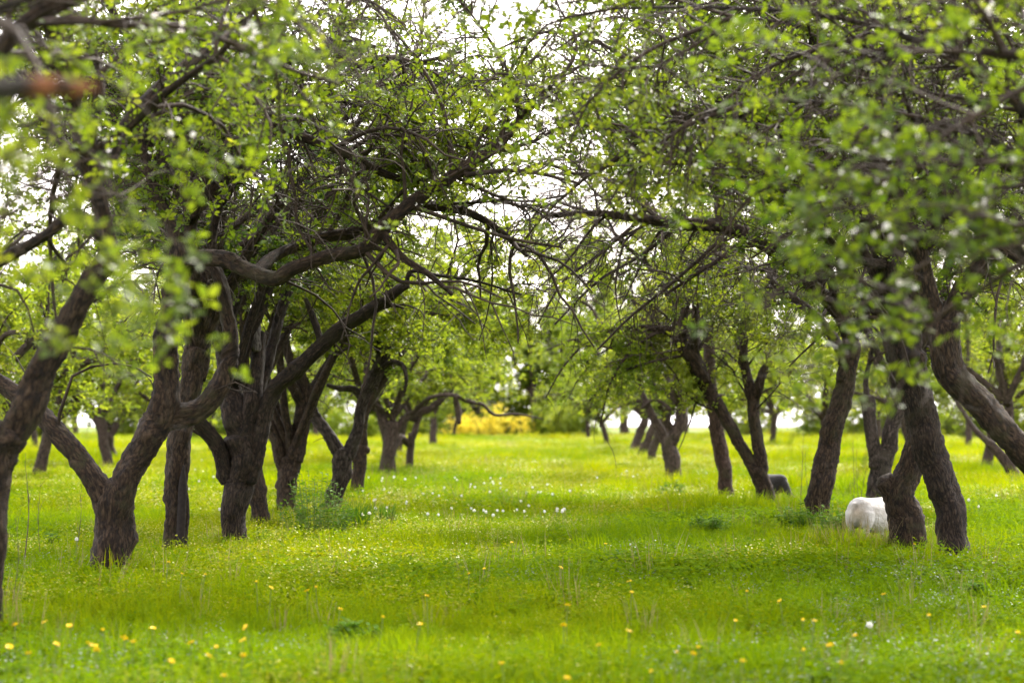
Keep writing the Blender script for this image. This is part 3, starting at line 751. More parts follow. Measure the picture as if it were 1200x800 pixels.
make_tree(36, [(897, 585, 13), (893, 565, 12), (889, 548, 12)],
          [([(889, 562, 10, 0), (876, 535, 9, 0), (858, 505, 9, 0), (842, 475, 9, 0), (826, 448, 10, .1), (808, 415, 11, .1), (792, 392, 8, .1), (768, 385, 5, .1), (735, 385, 4, .2), (690, 392, 2, .3)], {}),
           ([(826, 445, 8, 0), (812, 420, 8, -.1), (800, 395, 6, -.2), (806, 350, 5, -.3), (820, 300, 4, -.4)], {}),
           ([(892, 560, 10, 0), (888, 520, 9, 0), (884, 490, 9, 0), (882, 465, 9, 0), (874, 435, 7, 0), (870, 390, 6, .1), (875, 340, 5, .2), (868, 290, 4, .3)], {}),
           ([(883, 478, 7, 0), (890, 450, 6, -.1), (896, 432, 6, -.1), (905, 426, 5, -.1)], {'grow': False})],
          'dark X-shaped tree leaning over the aisle, a black and white goat behind its foot',
          boughs=[[(775, 386, 2.4, .1), (740, 410, 2, 0), (715, 450, 1.6, -.1), (703, 500, 1, -.1)], [(808, 415, 2.4, .1), (760, 425, 2, 0), (720, 440, 1.6, -.1), (690, 470, 1, -.2)],
                  [(735, 385, 2.4, .2), (690, 400, 2, .2), (660, 430, 1.4, .2), (640, 465, 1, .2)]],
          scaf=3, head=(815, 420), sr=.045, n1=70, n2=760, spurs=3600, leaf=0.05, blossoms=50, tdroop=.65, zmin=1.55, leafmat=LEAF_FAR)

make_tree(39, [(852, 580, 10.5), (849, 560, 10), (845, 530, 10), (839, 495, 9), (834, 460, 8.5), (831, 420, 8), (829, 380, 7)],
          [([(829, 390, 7), (832, 330, 6.5), (838, 270, 6), (842, 210, 5), (836, 140, 4)], {'amp': .2})],
          'slim reddish upright trunk crossing behind the dark X-shaped tree', bark=BARK_RED, scaf=6, rise=(1.6, 4), head=(829, 385), n1=50, n2=440, spurs=5600, leaf=0.054, blossoms=30, leafmat=LEAF_FAR, zmin=1.9)

make_tree(50, [(788, 557, 11), (786, 540, 11), (784, 525, 11), (784, 512, 10)],
          [([(782, 522, 6, 0), (772, 500, 6, 0), (760, 478, 5, 0), (750, 455, 4, .1), (748, 420, 3, .2)], {}),
           ([(788, 518, 8, 0), (796, 495, 8, 0), (798, 470, 8, .1), (795, 435, 6, .1), (790, 390, 4, .3)], {}),
           ([(790, 505, 4, 0), (782, 492, 4, -.1), (785, 480, 3, -.1), (768, 468, 2.4, -.1), (752, 478, 2, -.1)], {'grow': False})],
          'pale forked trunk in the distance, first of the far right row', scaf=5, head=(795, 470), reach=(2.2, 3.8), rise=(.8, 3.6), n1=50, n2=420, spurs=5200, leaf=0.064, blossoms=40,
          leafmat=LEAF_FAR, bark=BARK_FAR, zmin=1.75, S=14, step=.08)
for (d, a, b, c_, lab) in ((70, (764, 534), (771, 510), (776, 492), 'nearest of three trunks leaning alike behind the pale forked far trunk'),
                           (80, (753, 529), (762, 508), (768, 493), 'middle one of three trunks leaning alike down the far right row'),
                           (88, (744, 525), (751, 505), (757, 490), 'farthest of three trunks leaning alike down the far right row')):
    make_tree(d, [(*a, 6), (*b, 6), (*c_, 5)], [([(*c_, 4), (c_[0] - 30, c_[1] - 22, 3), (c_[0] - 70, c_[1] - 30, 2)], {})], lab, scaf=5, reach=(2.2, 3.6), rise=(.8, 3.6),
              n1=34, n2=280, spurs=3000, leaf=0.085, blossoms=0, leafmat=LEAF_FAR, bark=BARK_FAR, zmin=1.7, S=12, step=.1)

make_tree(48, [(1192, 562, 8), (1184, 548, 8), (1172, 532, 7), (1158, 518, 6)],
          [([(1160, 520, 5), (1142, 502, 4), (1128, 482, 3), (1110, 450, 2)], {}), ([(1186, 550, 6), (1184, 500, 7), (1180, 460, 5), (1170, 410, 4)], {'amp': .3})],
          'pale low-leaning trunk in the next row, seen under the thick leaning trunk', scaf=5, head=(1180, 470), reach=(2, 3.4), rise=(.6, 3), n1=44, n2=360, spurs=4200, leaf=0.064, blossoms=200,
          leafmat=LEAF_FAR, bark=BARK_FAR, zmin=1.7, S=12, step=.08)
make_tree(72, [(131, 536, 7), (128, 522, 7), (126, 510, 8)],
          [([(124, 514, 5), (112, 492, 5), (102, 478, 4), (92, 450, 3)], {}), ([(128, 512, 5), (138, 496, 5), (148, 486, 4), (165, 460, 3)], {})],
          'small forked tree standing in sun beyond the two front left trunks', scaf=5, head=(127, 500), reach=(1.8, 3.2), rise=(.8, 3.4), n1=40, n2=320, spurs=4200, leaf=0.08, blossoms=420,
          leafmat=LEAF_FAR, bark=BARK_FAR, zmin=2.0, S=12, step=.1)


# ------------------------------------------------------------------ the far orchard: a few kinds, copied
def dup(root, loc, rz, sc, label):
    c = root.copy(); COL.objects.link(c)
    c.location = loc; c.rotation_euler = (0, 0, rz); c.scale = (sc, sc, sc * R.uniform(.92, 1.1))
    c['label'] = label
    for ch in list(root.children):
        k = ch.copy(); COL.objects.link(k); k.parent = c
    return c


def far_tree(x, y, lean, label, spurs, leaf, mat, hgt=1.0, blossoms=0, name='apple_tree', group='far apple trees'):
    # built through the same generator: its pixels come from its own place in the orchard
    d = y
    px = 600 + x / d * F
    gy = HOR + (CAM_H) * F / d
    s = F / d
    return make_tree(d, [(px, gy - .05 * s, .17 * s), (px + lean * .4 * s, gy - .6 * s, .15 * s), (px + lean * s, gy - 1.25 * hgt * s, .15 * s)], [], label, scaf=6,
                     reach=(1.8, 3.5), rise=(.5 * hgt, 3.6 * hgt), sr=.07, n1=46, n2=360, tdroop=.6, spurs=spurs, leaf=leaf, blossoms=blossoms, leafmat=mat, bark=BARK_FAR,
                     zmin=1.35, S=10, step=.12, name=name, group=group, keep=-.6)


L_LEFT = 'distant apple tree with leaning trunk and leafy crown in the far rows on the left'
L_RIGHT = 'distant apple tree with leaning trunk and leafy crown in the far rows on the right'
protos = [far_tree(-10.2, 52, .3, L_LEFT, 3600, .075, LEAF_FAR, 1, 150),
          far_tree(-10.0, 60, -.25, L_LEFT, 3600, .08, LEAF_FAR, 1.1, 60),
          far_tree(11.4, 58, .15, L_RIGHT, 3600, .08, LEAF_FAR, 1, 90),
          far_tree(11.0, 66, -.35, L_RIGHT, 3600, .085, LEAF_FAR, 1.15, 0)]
i = 0
for X, ys in ((-3.3, (66, 79, 101, 138)), (-8.6, (38, 43, 61)), (-10, (70, 84, 104, 128)), (-17, (88, 110, 134)), (-25, (122,)),
              (4.4, (60, 101, 128)), (11, (80, 98, 124)), (18, (92, 116, 138)), (26, (126,))):
    for Y in ys:
        x = X + R.uniform(-.5, .5); y = Y + R.uniform(-1.5, 1.5)
        dup(protos[i % 4], (x, y, float(ground_z(x, y))), R.uniform(0, 6.28), R.uniform(.9, 1.15), L_LEFT if X < 0 else L_RIGHT)
        i += 1

# the two rows go on past the camera and shade the near grass
for k, (x, y, lab) in enumerate(((-6.0, 3.2, 'apple tree of the left row standing beside the camera'), (6.4, 4.0, 'apple tree of the right row standing beside the camera'),
                                 (-5.6, -3.0, 'apple tree of the left row standing behind the camera'), (5.8, -2.5, 'apple tree of the right row standing behind the camera'))):
    dup(protos[k], (x, y, float(ground_z(x, y))), R.uniform(0, 6.28), .92, lab)

# taller trees closing the end of the orchard
L_END = 'tall pale green tree in the blurred belt closing the far end of the orchard'
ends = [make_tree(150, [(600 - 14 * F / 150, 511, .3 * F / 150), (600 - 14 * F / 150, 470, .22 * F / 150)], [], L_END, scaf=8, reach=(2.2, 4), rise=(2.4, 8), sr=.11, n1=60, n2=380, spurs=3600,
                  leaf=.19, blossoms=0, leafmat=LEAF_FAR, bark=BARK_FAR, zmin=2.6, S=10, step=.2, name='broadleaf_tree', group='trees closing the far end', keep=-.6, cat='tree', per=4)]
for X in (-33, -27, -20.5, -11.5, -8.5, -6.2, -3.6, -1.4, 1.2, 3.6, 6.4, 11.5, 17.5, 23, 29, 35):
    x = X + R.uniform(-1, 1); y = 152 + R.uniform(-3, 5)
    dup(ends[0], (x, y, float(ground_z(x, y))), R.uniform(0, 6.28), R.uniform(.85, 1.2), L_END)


# ------------------------------------------------------------------ bushes with yellow bloom at the far end
def bush(x, y, w, h, label, mat, n=5200, leaf=.1, name='flowering_bush', cat='bush', group=None):
    g = float(ground_z(x, y)); base = np.array([x, y, g])
    root = obj(name, None, None, label, cat, group, None, base)
    ns = 26
    st = np.empty((ns, 6, 3)); az = R.uniform(0, 6.28, ns); rch = w / 2 * np.sqrt(R.random(ns)); hh = h * R.uniform(.6, 1, ns)
    for k in range(6):
        t = k / 5
        st[:, k, 0] = x + np.cos(az) * rch * (.35 + .65 * t ** .6); st[:, k, 1] = y + np.sin(az) * rch * (.35 + .65 * t ** .6)
        st[:, k, 2] = g + hh * np.sqrt(np.clip(1 - .75 * (rch / (w / 2)) ** 2, .1, 1)) * t
    rad = np.linspace(.02, .006, 6)[None].repeat(ns, 0)
    V, q = tubes(st, rad, 5)
    obj('stems', mesh_np('stems', V - base, q, TWIG), root)
    p2, r2 = grow(as_list(st, rad), 300, .3 * h / 2, .7 * h / 2, .006, 5, .7, .1, .4, .05)
    cm, _ = make_foliage(as_list(p2, r2), n // 5, leaf, base, mat, 5, None, -.8, 0, zmin=g + .1, name='blooms' if mat is YELLOW_BLOOM else 'foliage')
    obj('blooms' if mat is YELLOW_BLOOM else 'foliage', cm, root)
    return root


for (px, w, h, lab) in ((540, 2.4, 1.6, 'leftmost yellow flowering bush glowing at the far end of the aisle'),
                        (578, 2.8, 2.1, 'yellow flowering bush at the aisle end, middle one and tallest of three'),
                        (622, 3.0, 1.8, 'rightmost yellow flowering bush at the far end of the aisle')):
    bush((px - 600) / F * 146, 146, w, h, lab, YELLOW_BLOOM, 4200, .1, group='yellow bushes at the end of the aisle')

for px in (500, 524, 548, 572, 596, 620, 645, 668):
    bush((px - 600) / F * 157, 157, 3.6, R.uniform(4.4, 5.8), 'tall pale green shrub behind the yellow bushes at the aisle end', LEAF_FAR, 6000, .16, 'shrub', 'shrub', 'shrubs behind the yellow bushes')
L_SHRUB = 'low pale green shrub in the blurred hedge line at the far end of the orchard'
for px in (-60, -20, 20, 58, 148, 186, 222, 262, 300, 340, 378, 415, 452, 486, 650, 682, 872, 958, 996, 1034, 1074, 1112, 1150, 1190, 1230):
    yy = 136 + R.uniform(-8, 12)
    bush((px - 600) / F * yy, yy, R.uniform(2.6, 3.6), R.uniform(2.4, 3.4), L_SHRUB, LEAF_FAR, 5200, .15, 'shrub', 'shrub', 'shrubs along the far end')

# ------------------------------------------------------------------ ground
def build_ground():
    xs = np.concatenate([[-3000, -800, -250, -120], np.arange(-70, 70.1, 2.0), [120, 250, 800, 3000]])
    ys = np.concatenate([[-300, -60, -15], np.arange(0, 200, 1.6), [210, 230, 260, 300, 380, 500, 800, 1500, 3500]])
    X, Y = np.meshgrid(xs, ys)
    Z = ground_z(X, np.minimum(Y, 320)); Z = np.where(Y > 320, ground_z(X, np.full_like(Y, 320.0)), Z)
    V = np.stack([X, Y, Z], -1).reshape(-1, 3)
    nx, ny = len(xs), len(ys)
    j = np.arange(ny - 1)[:, None] * nx; k = np.arange(nx - 1)[None]
    q = np.stack([j + k, j + k + 1, j + nx + k + 1, j + nx + k], -1).reshape(-1, 4)
    m, nt, out = new_mat('meadow_ground')
    L = nt.links.new
    g = nd(nt, 'ShaderNodeNewGeometry')
    n1 = nd(nt, 'ShaderNodeTexNoise'); n1.inputs['Scale'].default_value = 0.35; n1.inputs['Detail'].default_value = 8
    n2 = nd(nt, 'ShaderNodeTexNoise'); n2.inputs['Scale'].default_value = 9; n2.inputs['Detail'].default_value = 6
    L(g.outputs['Position'], n1.inputs['Vector']); L(g.outputs['Position'], n2.inputs['Vector'])
    c1 = ramp(nt, n1.outputs['Fac'], [(0.35, (0.07, 0.125, 0.01)), (0.6, (0.14, 0.19, 0.012))])
    c2 = ramp(nt, n2.outputs['Fac'], [(0.4, (0.45, 0.42, 0.4)), (0.65, (1, 1, 1))])
    p = nd(nt, 'ShaderNodeBsdfPrincipled'); p.inputs['Roughness'].default_value = .9; p.inputs['Specular IOR Level'].default_value = .1
    L(mixrgb(nt, c1, c2, 1.0, 'MULTIPLY'), p.inputs['Base Color'])
    L(p.outputs[0], out.inputs[0])
    obj('ground', mesh_np('ground', V, q, m), None, 'green orchard meadow running level to the far trees', None, None, 'structure')


build_ground()


# ------------------------------------------------------------------ meadow: one mass of instanced tufts
def blade_tuft(n, rad, hmin, hmax, w, lean):
    a = R.uniform(0, 6.28, n); r = rad * np.sqrt(R.random(n))
    b = np.stack([np.cos(a) * r, np.sin(a) * r, np.zeros(n)], 1)
    la = a + R.normal(0, .8, n); d = np.stack([np.cos(la), np.sin(la), np.zeros(n)], 1)
    side = np.stack([-np.sin(la + R.normal(0, .8, n)), np.cos(la), np.zeros(n)], 1); side = unit(side)
    h = R.uniform(hmin, hmax, n); ln = lean * h * R.uniform(.2, 1.3, n)
    ww = w * R.uniform(.7, 1.3, n)
    V = np.empty((n, 7, 3))
    for k, (t, s) in enumerate(((0, .7), (.4, 1.0), (.75, .7))):
        c = b + UP * (h * (t - .18 * t * t * lean))[:, None] + d * (ln * t * t)[:, None]
        V[:, 2 * k] = c - side * (ww * s / 2)[:, None]; V[:, 2 * k + 1] = c + side * (ww * s / 2)[:, None]
    V[:, 6] = b + UP * (h * (1 - .2 * lean))[:, None] + d * ln[:, None]
    i = np.arange(n)[:, None] * 7
    q = np.concatenate([i + np.array([[0, 1, 3, 2]]), i + np.array([[2, 3, 5, 4]])], 1).reshape(-1, 4)
    t = i + np.array([[4, 5, 6]])
    return V.reshape(-1, 3), q, t, np.repeat(np.clip(R.normal(.5, .22, n), 0, 1), 7)


def herb_tuft(ns, rad, hmin, hmax, leaf, nl, wr=.55):
    b, D, U, T = [], [], [], []
    for s in range(ns):
        a = R.uniform(0, 6.28); r = rad * math.sqrt(R.random()); h = R.uniform(hmin, hmax); tn = R.uniform(0, .8)
        top = np.array([math.cos(a) * r, math.sin(a) * r, 0]); lean = np.array([math.cos(a), math.sin(a), 0]) * .25 * h
        for k in range(nl):
            t = (k + .6) / nl
            la = k * 2.4 + R.uniform(0, .8)
            b.append(top + UP * h * t + lean * t * t)
            D.append([math.cos(la), math.sin(la), R.uniform(.1, .9)]); U.append([R.normal(0, .25), R.normal(0, .25), 1]); T.append(np.clip(tn + R.uniform(-.1, .25) + .15 * t, 0, 1))
    b = np.array(b); D = unit(np.array(D)); U = unit(np.array(U))
    L = leaf * R.uniform(.6, 1.3, len(b))
    V, q = leaf_geo(b, D, U, L, L * wr * R.uniform(.8, 1.2, len(b)), .2, .2)
    return V, q, None, np.repeat(T, 6)


def build_meadow():
    Vs, Qs, Ts, tint, proto, mq, mt = [], [], [], [], [], [], []
    n = 0

    def add(pid, geo, mat):
        nonlocal n
        V, q, t, ti = geo
        Vs.append(V); tint.append(ti); proto.append(np.full(len(V), pid))
        Qs.append(q + n); mq.append(np.full(len(q), mat))
        if t is not None:
            Ts.append(t + n); mt.append(np.full(len(t), mat))
        n += len(V)
    # 0-3 grass, 4-6 herbs, 7 lime-topped herb, 8 lavender-flowered herb, 9 seeding stalks, 10 tall grass
    add(0, blade_tuft(44, .13, .10, .24, .0065, .6), 0)
    add(1, blade_tuft(40, .14, .08, .20, .0075, .8), 0)
    add(2, blade_tuft(36, .12, .14, .29, .0065, .5), 0)
    add(3, blade_tuft(50, .15, .06, .16, .007, .9), 0)
    add(4, herb_tuft(9, .12, .10, .2, .044, 8), 1)
    add(5, herb_tuft(12, .14, .06, .16, .036, 8, .75), 1)
    add(6, herb_tuft(7, .11, .12, .24, .045, 8, .4), 1)
    add(7, herb_tuft(8, .12, .08, .19, .034, 7), 1)
    V, q, t, ti = herb_tuft(16, .12, .17, .24, .016, 4, .9); V = V.copy(); add(7, (V, q, t, ti), 2)
    add(8, herb_tuft(8, .12, .06, .15, .03, 7, .8), 1)
    V, q, t, ti = herb_tuft(14, .12, .12, .2, .013, 3, .8); add(8, (V, q, t, ti), 3)
    add(9, blade_tuft(14, .1, .2, .36, .003, .35), 4)
    add(9, blade_tuft(20, .12, .08, .18, .007, .6), 0)
    add(10, blade_tuft(60, .14, .18, .38, .008, .5), 0)
    NP = 11
    nt_ = n
    # points
    pts, pid, rot, scl, it = [], [], [], [], []
    ph = R.normal(size=(5, 3)); ph2 = R.normal(size=(5, 3)); ph3 = R.normal(size=(5, 3))
    for y0, y1, dens, s0 in ((8.5, 20, 78, .95), (20, 34, 52, 1.0), (34, 60, 24, 1.2), (60, 100, 8.5, 1.65), (100, 166, 3.6, 2.3)):
        wmax = .235 * y1 + 2.6
        m = int(dens * (y1 - y0) * 2 * wmax)
        y = R.uniform(y0, y1, m); x = R.uniform(-wmax, wmax, m)
        ok = np.abs(x) < .235 * y + 2.6
        x, y = x[ok], y[ok]; m = len(x)
        p2 = np.stack([x, y * .7, 0 * x], 1)
        a = clump_noise(p2, ph, .55); b = clump_noise(p2, ph2, .9); c = clump_noise(p2, ph3, .3)
        u = R.random(m)
        herb = u < np.clip(.62 + .3 * b, .2, .92)
        k = np.where(herb, 4 + R.integers(0, 3, m), R.integers(0, 4, m))
        sp = R.random(m)
        k = np.where(herb & (a > .15 - .5 * np.clip((y - 22) / 30, 0, 1)) & (sp < .12 + .43 * np.clip((y - 16) / 14, 0, 1)), 7, k)
        k = np.where((a < -.2) & (y < 24) & (sp < .22), 8, k)
        k = np.where((sp > .985), 9, k)
        k = np.where((c > .55) & (sp > .7) & (y > 30), 10, k)
        pts.append(np.stack([x, y, ground_z(x, y) - .01], 1)); pid.append(k)
        rot.append(np.stack([R.normal(0, .1, m), R.normal(0, .1, m), R.uniform(0, 6.28, m)], 1))
        sz = s0 * R.uniform(.7, 1.25, m) * (1 + .18 * b)
        scl.append(np.stack([sz, sz, sz * (1 if s0 < 1.3 else 1.0 / s0 * 1.25)], 1))
        it.append(np.clip(.36 + .34 * np.clip((y - 22) / 45, -.3, 1) + .22 * a + .12 * c + R.normal(0, .13, m), 0, 1))
    # longer uncut growth round the trunk feet and before the goats
    for (bx, by, br, bn) in TUFTY:
        m = bn
        aa = R.uniform(0, 6.28, m); rr = br * (.55 + .75 * R.random(m))
        x = bx + np.cos(aa) * rr; y = by + np.sin(aa) * rr * .8
        pts.append(np.stack([x, y, ground_z(x, y) - .01], 1)); pid.append(R.choice([0, 2, 4, 5, 6, 9], m))
        rot.append(np.stack([R.normal(0, .12, m), R.normal(0, .12, m), R.uniform(0, 6.28, m)], 1))
        sz = R.uniform(.75, 1.2, m); scl.append(np.stack([sz, sz, sz * (1.3 if bn > 100 else 1.1)], 1)); it.append(np.clip(R.normal(.42, .15, m), 0, 1))
    pts = np.vstack(pts); m = len(pts)
    V = np.vstack(Vs + [pts])
    Z = np.zeros(m)
    at = {'tint': ('FLOAT', np.concatenate(tint + [Z])), 'proto': ('INT', np.concatenate(proto + [Z - 1])),
          'pid': ('INT', np.concatenate([np.zeros(nt_)] + pid)), 'rot': ('FLOAT_VECTOR', np.vstack([np.zeros((nt_, 3))] + rot)),
          'scl': ('FLOAT_VECTOR', np.vstack([np.ones((nt_, 3))] + scl)), 'itint': ('FLOAT', np.concatenate([np.zeros(nt_)] + it))}
    me = mesh_np('grass', V, np.vstack(Qs), [GRASS, HERB, LIME, LAVENDER, STRAW], at, False, np.vstack(Ts))
    me.polygons.foreach_set('material_index', np.concatenate(mq + mt).astype(np.int32))
    o = obj('grass', me, None, 'lush spring meadow grass and herbs covering the orchard floor', 'grass', None, 'stuff')
    ng = bpy.data.node_groups.new('meadow_tufts', 'GeometryNodeTree')
    ng.interface.new_socket('Geometry', in_out='INPUT', socket_type='NodeSocketGeometry')
    ng.interface.new_socket('Geometry', in_out='OUTPUT', socket_type='NodeSocketGeometry')
    N = ng.nodes.new; L = ng.links.new
    gi = N('NodeGroupInput'); go = N('NodeGroupOutput')

    def attr(name, typ):
        a = N('GeometryNodeInputNamedAttribute'); a.data_type = typ; a.inputs[0].default_value = name
        return a.outputs[0]
    cmp_ = N('FunctionNodeCompare'); cmp_.data_type = 'INT'; cmp_.operation = 'GREATER_EQUAL'
    pa = attr('proto', 'INT')
    ins = [s for s in cmp_.inputs if s.enabled]
    L(pa, ins[0]); ins[1].default_value = 0
    sep = N('GeometryNodeSeparateGeometry'); sep.domain = 'POINT'
    L(gi.outputs[0], sep.inputs[0]); L(cmp_.outputs[0], sep.inputs[1])
    spl = N('GeometryNodeSplitToInstances'); spl.domain = 'POINT'
    L(sep.outputs[0], spl.inputs[0]); L(attr('proto', 'INT'), spl.inputs['Group ID'])
    iop = N('GeometryNodeInstanceOnPoints')
    L(sep.outputs[1], iop.inputs['Points']); L(spl.outputs[0], iop.inputs['Instance'])
    iop.inputs['Pick Instance'].default_value = True
    L(attr('pid', 'INT'), iop.inputs['Instance Index'])
    L(attr('rot', 'FLOAT_VECTOR'), iop.inputs['Rotation']); L(attr('scl', 'FLOAT_VECTOR'), iop.inputs['Scale'])
    L(iop.outputs[0], go.inputs[0])
    md = o.modifiers.new('tufts', 'NODES'); md.node_group = ng
    print('meadow points', m)


build_meadow()


# ------------------------------------------------------------------ weeds
def weed_clump(px, py, wpx, hpx, label, d=None, bladed=False, group=None):
    d = d or dist_of(py, 0.05)
    p = P(px, py, d); x, y = p[0], p[1]
    g = float(ground_z(x, y)); s = d / F
    w = wpx * s; h = hpx * s * 1.25 + (.16 if hpx > 16 else .1)
    root = obj('weed_clump', None, None, label, 'weed clump', group, None, (x, y, g))
    if bladed:
        n = int(60 + 260 * w)
        V, q, t, ti = blade_tuft(n, w / 2, h * .6, h, .012, .35)
        obj('leaves', mesh_np('leaves', V, q, WEED, {'tint': ('FLOAT', ti)}, False, t), root)
        return
    ns = int(18 + 70 * w)
    az = R.uniform(0, 6.28, ns); rr = w / 2 * np.sqrt(R.random(ns)); hh = h * R.uniform(.55, 1.05, ns) * np.sqrt(np.clip(1 - .7 * (rr / (w / 2)) ** 2, .1, 1))
    st = np.empty((ns, 5, 3))
    for k in range(5):
        t = k / 4
        st[:, k, 0] = np.cos(az) * rr * (.6 + .5 * t) ; st[:, k, 1] = np.sin(az) * rr * (.6 + .5 * t); st[:, k, 2] = hh * t
    rad = np.linspace(.004, .002, 5)[None].repeat(ns, 0)
    V, q = tubes(st, rad, 4)
    obj('stems', mesh_np('stems', V, q, STEM, {'tint': ('FLOAT', R.random(len(V)))}), root)
    b, D, T = [], [], []
    for k in range(12):
        t = .18 + .82 * (k + R.random(ns)) / 12
        x4 = np.clip(t * 4, 0, 3.999); kk = x4.astype(int); fr = (x4 - kk)[:, None]
        c = st[np.arange(ns), kk] * (1 - fr) + st[np.arange(ns), kk + 1] * fr
        la = k * 2.4 + az
        b.append(c); D.append(np.stack([np.cos(la), np.sin(la), R.uniform(.1, .9, ns)], 1)); T.append(np.clip(R.normal(.3 + .3 * t, .16), 0, 1))
    b = np.concatenate(b); D = unit(np.concatenate(D)); T = np.concatenate(T)
    L = R.uniform(.035, .075, len(b))
    V, q = leaf_geo(b, D, unit(UP + R.normal(0, .25, b.shape)), L, L * .5, .2, .3)
    obj('leaves', mesh_np('leaves', V, q, WEED, {'tint': ('FLOAT', np.repeat(T, 6))}, False), root)


for a in ((370, 628, 92, 54, 'large dark green leafy weed clump in front of the left trunks'),
          (728, 664, 54, 9, 'low dark weed clump alone in mid meadow, right of the aisle middle'),
          (803, 670, 30, 7, 'small dark weed tuft just right of the lone mid-meadow clump'),
          (412, 752, 60, 12, 'broad dark low weed patch in the blurred foreground, left of middle'),
          (874, 674, 20, 8, 'tiny round dark weed tuft in the meadow below the smooth leaning trunk'),
          (788, 584, 40, 16, 'dark weed clump out in the grass left of the slim reddish trunk'),
          (978, 630, 46, 26, 'dark leafy weed clump between the smooth leaning trunk and the white goat'),
          (935, 625, 44, 20, 'leafy weed clump in the grass just before the smooth leaning trunk'),
          (832, 626, 50, 16, 'leafy weed clump in the grass left of the dark X-shaped trunk'),
          (60, 642, 18, 14, 'small dark broad-leaved weed left of the forked front tree'),
          (575, 583, 16, 10, 'tiny dark weed in the aisle among the white seed heads'),
          (1188, 578, 26, 16, 'dark weed tuft at the right edge by the pale low-leaning trunk'),
          (1140, 700, 34, 12, 'low weed patch in the grass right of the straight leaning trunk')):
    weed_clump(*a)
weed_clump(418, 624, 30, 30, 'upright dark bladed grass tuft beside the large weed clump', bladed=True)
weed_clump(452, 618, 18, 22, 'small bladed grass tuft right of the large weed clump', bladed=True)


# ------------------------------------------------------------------ dandelions
def dandelion_head(n, r, dome):
    a = R.uniform(0, 6.28, n); el = R.uniform(.05, dome, n)
    D = unit(np.stack([np.cos(a), np.sin(a), el], 1))
    b = D * r * .15
    L = r * R.uniform(.8, 1.1, n)
    V, q = leaf_geo(b, D, np.tile(UP + 1e-3, (n, 1)), L, L * .3, .1, .05)
    return mesh_np('flower_head', V, q, DANDY, {'tint': ('FLOAT', np.repeat(R.random(n), 6))}, False)


def clock_head(n, r):
    D = rand_dirs(n); b = D * r * .2
    L = np.full(n, r * .8) * R.uniform(.85, 1.1, n)
    V, q = leaf_geo(b, D, unit(rand_dirs(n)), L, L * .35, .0, .0)
    return mesh_np('seed_head', V, q, CLOCK, {'tint': ('FLOAT', np.repeat(R.random(n), 6))}, False)


def stem_mesh(h, r=.0028):
    z = np.linspace(-.02, h, 5); c = np.stack([.012 * np.sin(z * 9), .01 * np.sin(z * 7 + 1), z], 1)
    V, q = tubes(c[None], np.full((1, 5), r), 5)
    return mesh_np('stem', V, q, STEM, {'tint': ('FLOAT', np.full(len(V), .5))})


heads = [dandelion_head(70, .0165, .9), dandelion_head(60, .012, 1.6), dandelion_head(70, .019, .5)]
clocks = [clock_head(90, .022), clock_head(80, .019)]
stems = [stem_mesh(.24), stem_mesh(.27), stem_mesh(.3)]


def flower(px, py, kind, lab, grp):
    k = R.integers(0, 3); h = (.24, .27, .3)[k]
    d = dist_of(py, h); p = P(px, py, d)
    g = float(ground_z(p[0], p[1]))
    root = obj('dandelion' if kind == 'y' else 'dandelion_clock', None, None, lab, 'dandelion' if kind == 'y' else 'seed head', grp, None, (p[0], p[1], g))
    root.empty_display_size = .05
    root.rotation_euler = (R.normal(0, .08), R.normal(0, .08), R.uniform(0, 6.28))
    obj('stem', stems[k], root)
    hd = obj('flower_head' if kind == 'y' else 'seed_head', heads[R.integers(0, 3)] if kind == 'y' else clocks[R.integers(0, 2)], root)
    hd.location = (0.012 * math.sin(h * 9), .01 * math.sin(h * 7 + 1), h + (.0 if kind == 'y' else .015)); hd.rotation_euler = (R.normal(.25, .2), R.normal(0, .2), 0)


YEL = [(18, 728), (56, 724), (7, 753), (36, 762), (128, 733), (127, 756), (102, 750), (85, 729), (140, 745), (161, 748), (62, 751), (110, 753), (178, 733), (143, 742), (216, 749),
       (296, 733), (279, 747), (252, 755), (278, 764), (248, 764), (198, 771), (262, 787), (313, 690), (300, 683), (360, 694), (395, 716), (235, 677), (196, 665), (210, 676), (376, 690),
       (439, 724), (487, 733), (504, 702), (543, 664), (567, 665), (546, 672), (600, 637), (659, 662), (660, 735), (667, 712), (743, 695), (702, 752), (744, 680), (590, 773), (558, 792), (664, 785), (762, 778), (743, 739),
       (795, 760), (856, 726), (934, 722), (917, 701), (972, 751), (935, 755), (825, 753), (808, 760), (857, 765), (988, 768), (1098, 711), (1152, 701), (1198, 729), (973, 750), (1003, 738), (953, 723), (708, 637), (1066, 640), (880, 690), (1040, 690)]
for (x, y) in YEL:
    if x < 420:
        lab, grp = 'yellow dandelion in the foreground grass below the left trunks', 'yellow dandelions below the left trunks'
    elif x < 780:
        lab, grp = 'yellow dandelion in the open middle of the foreground meadow', 'yellow dandelions in the middle of the meadow'
    else:
        lab, grp = 'yellow dandelion in the foreground grass below the right trunks', 'yellow dandelions below the right trunks'
    flower(x, y, 'y', lab, grp)
WL = 'white dandelion seed head in the sunny grass across the middle of the aisle'
for _ in range(64):
    t = R.random()
    x = 420 + 260 * R.random(); y = 560 + 44 * R.random() ** 1.2
    flower(x, y, 'w', WL, 'white seed heads across the aisle')
for (x, y) in ((228, 547), (240, 553), (212, 540), (232, 566), (243, 580), (220, 574), (250, 560), (236, 541), (215, 590), (260, 596)):
    flower(x, y, 'w', 'white dandelion seed head in the sunlit grass between the left trunks', 'white seed heads between the left trunks')
flower(91, 637, 'w', 'white dandelion seed head left of the forked front tree', None)
flower(1022, 728, 'w', 'single white seed head in the blurred foreground at lower right', None)
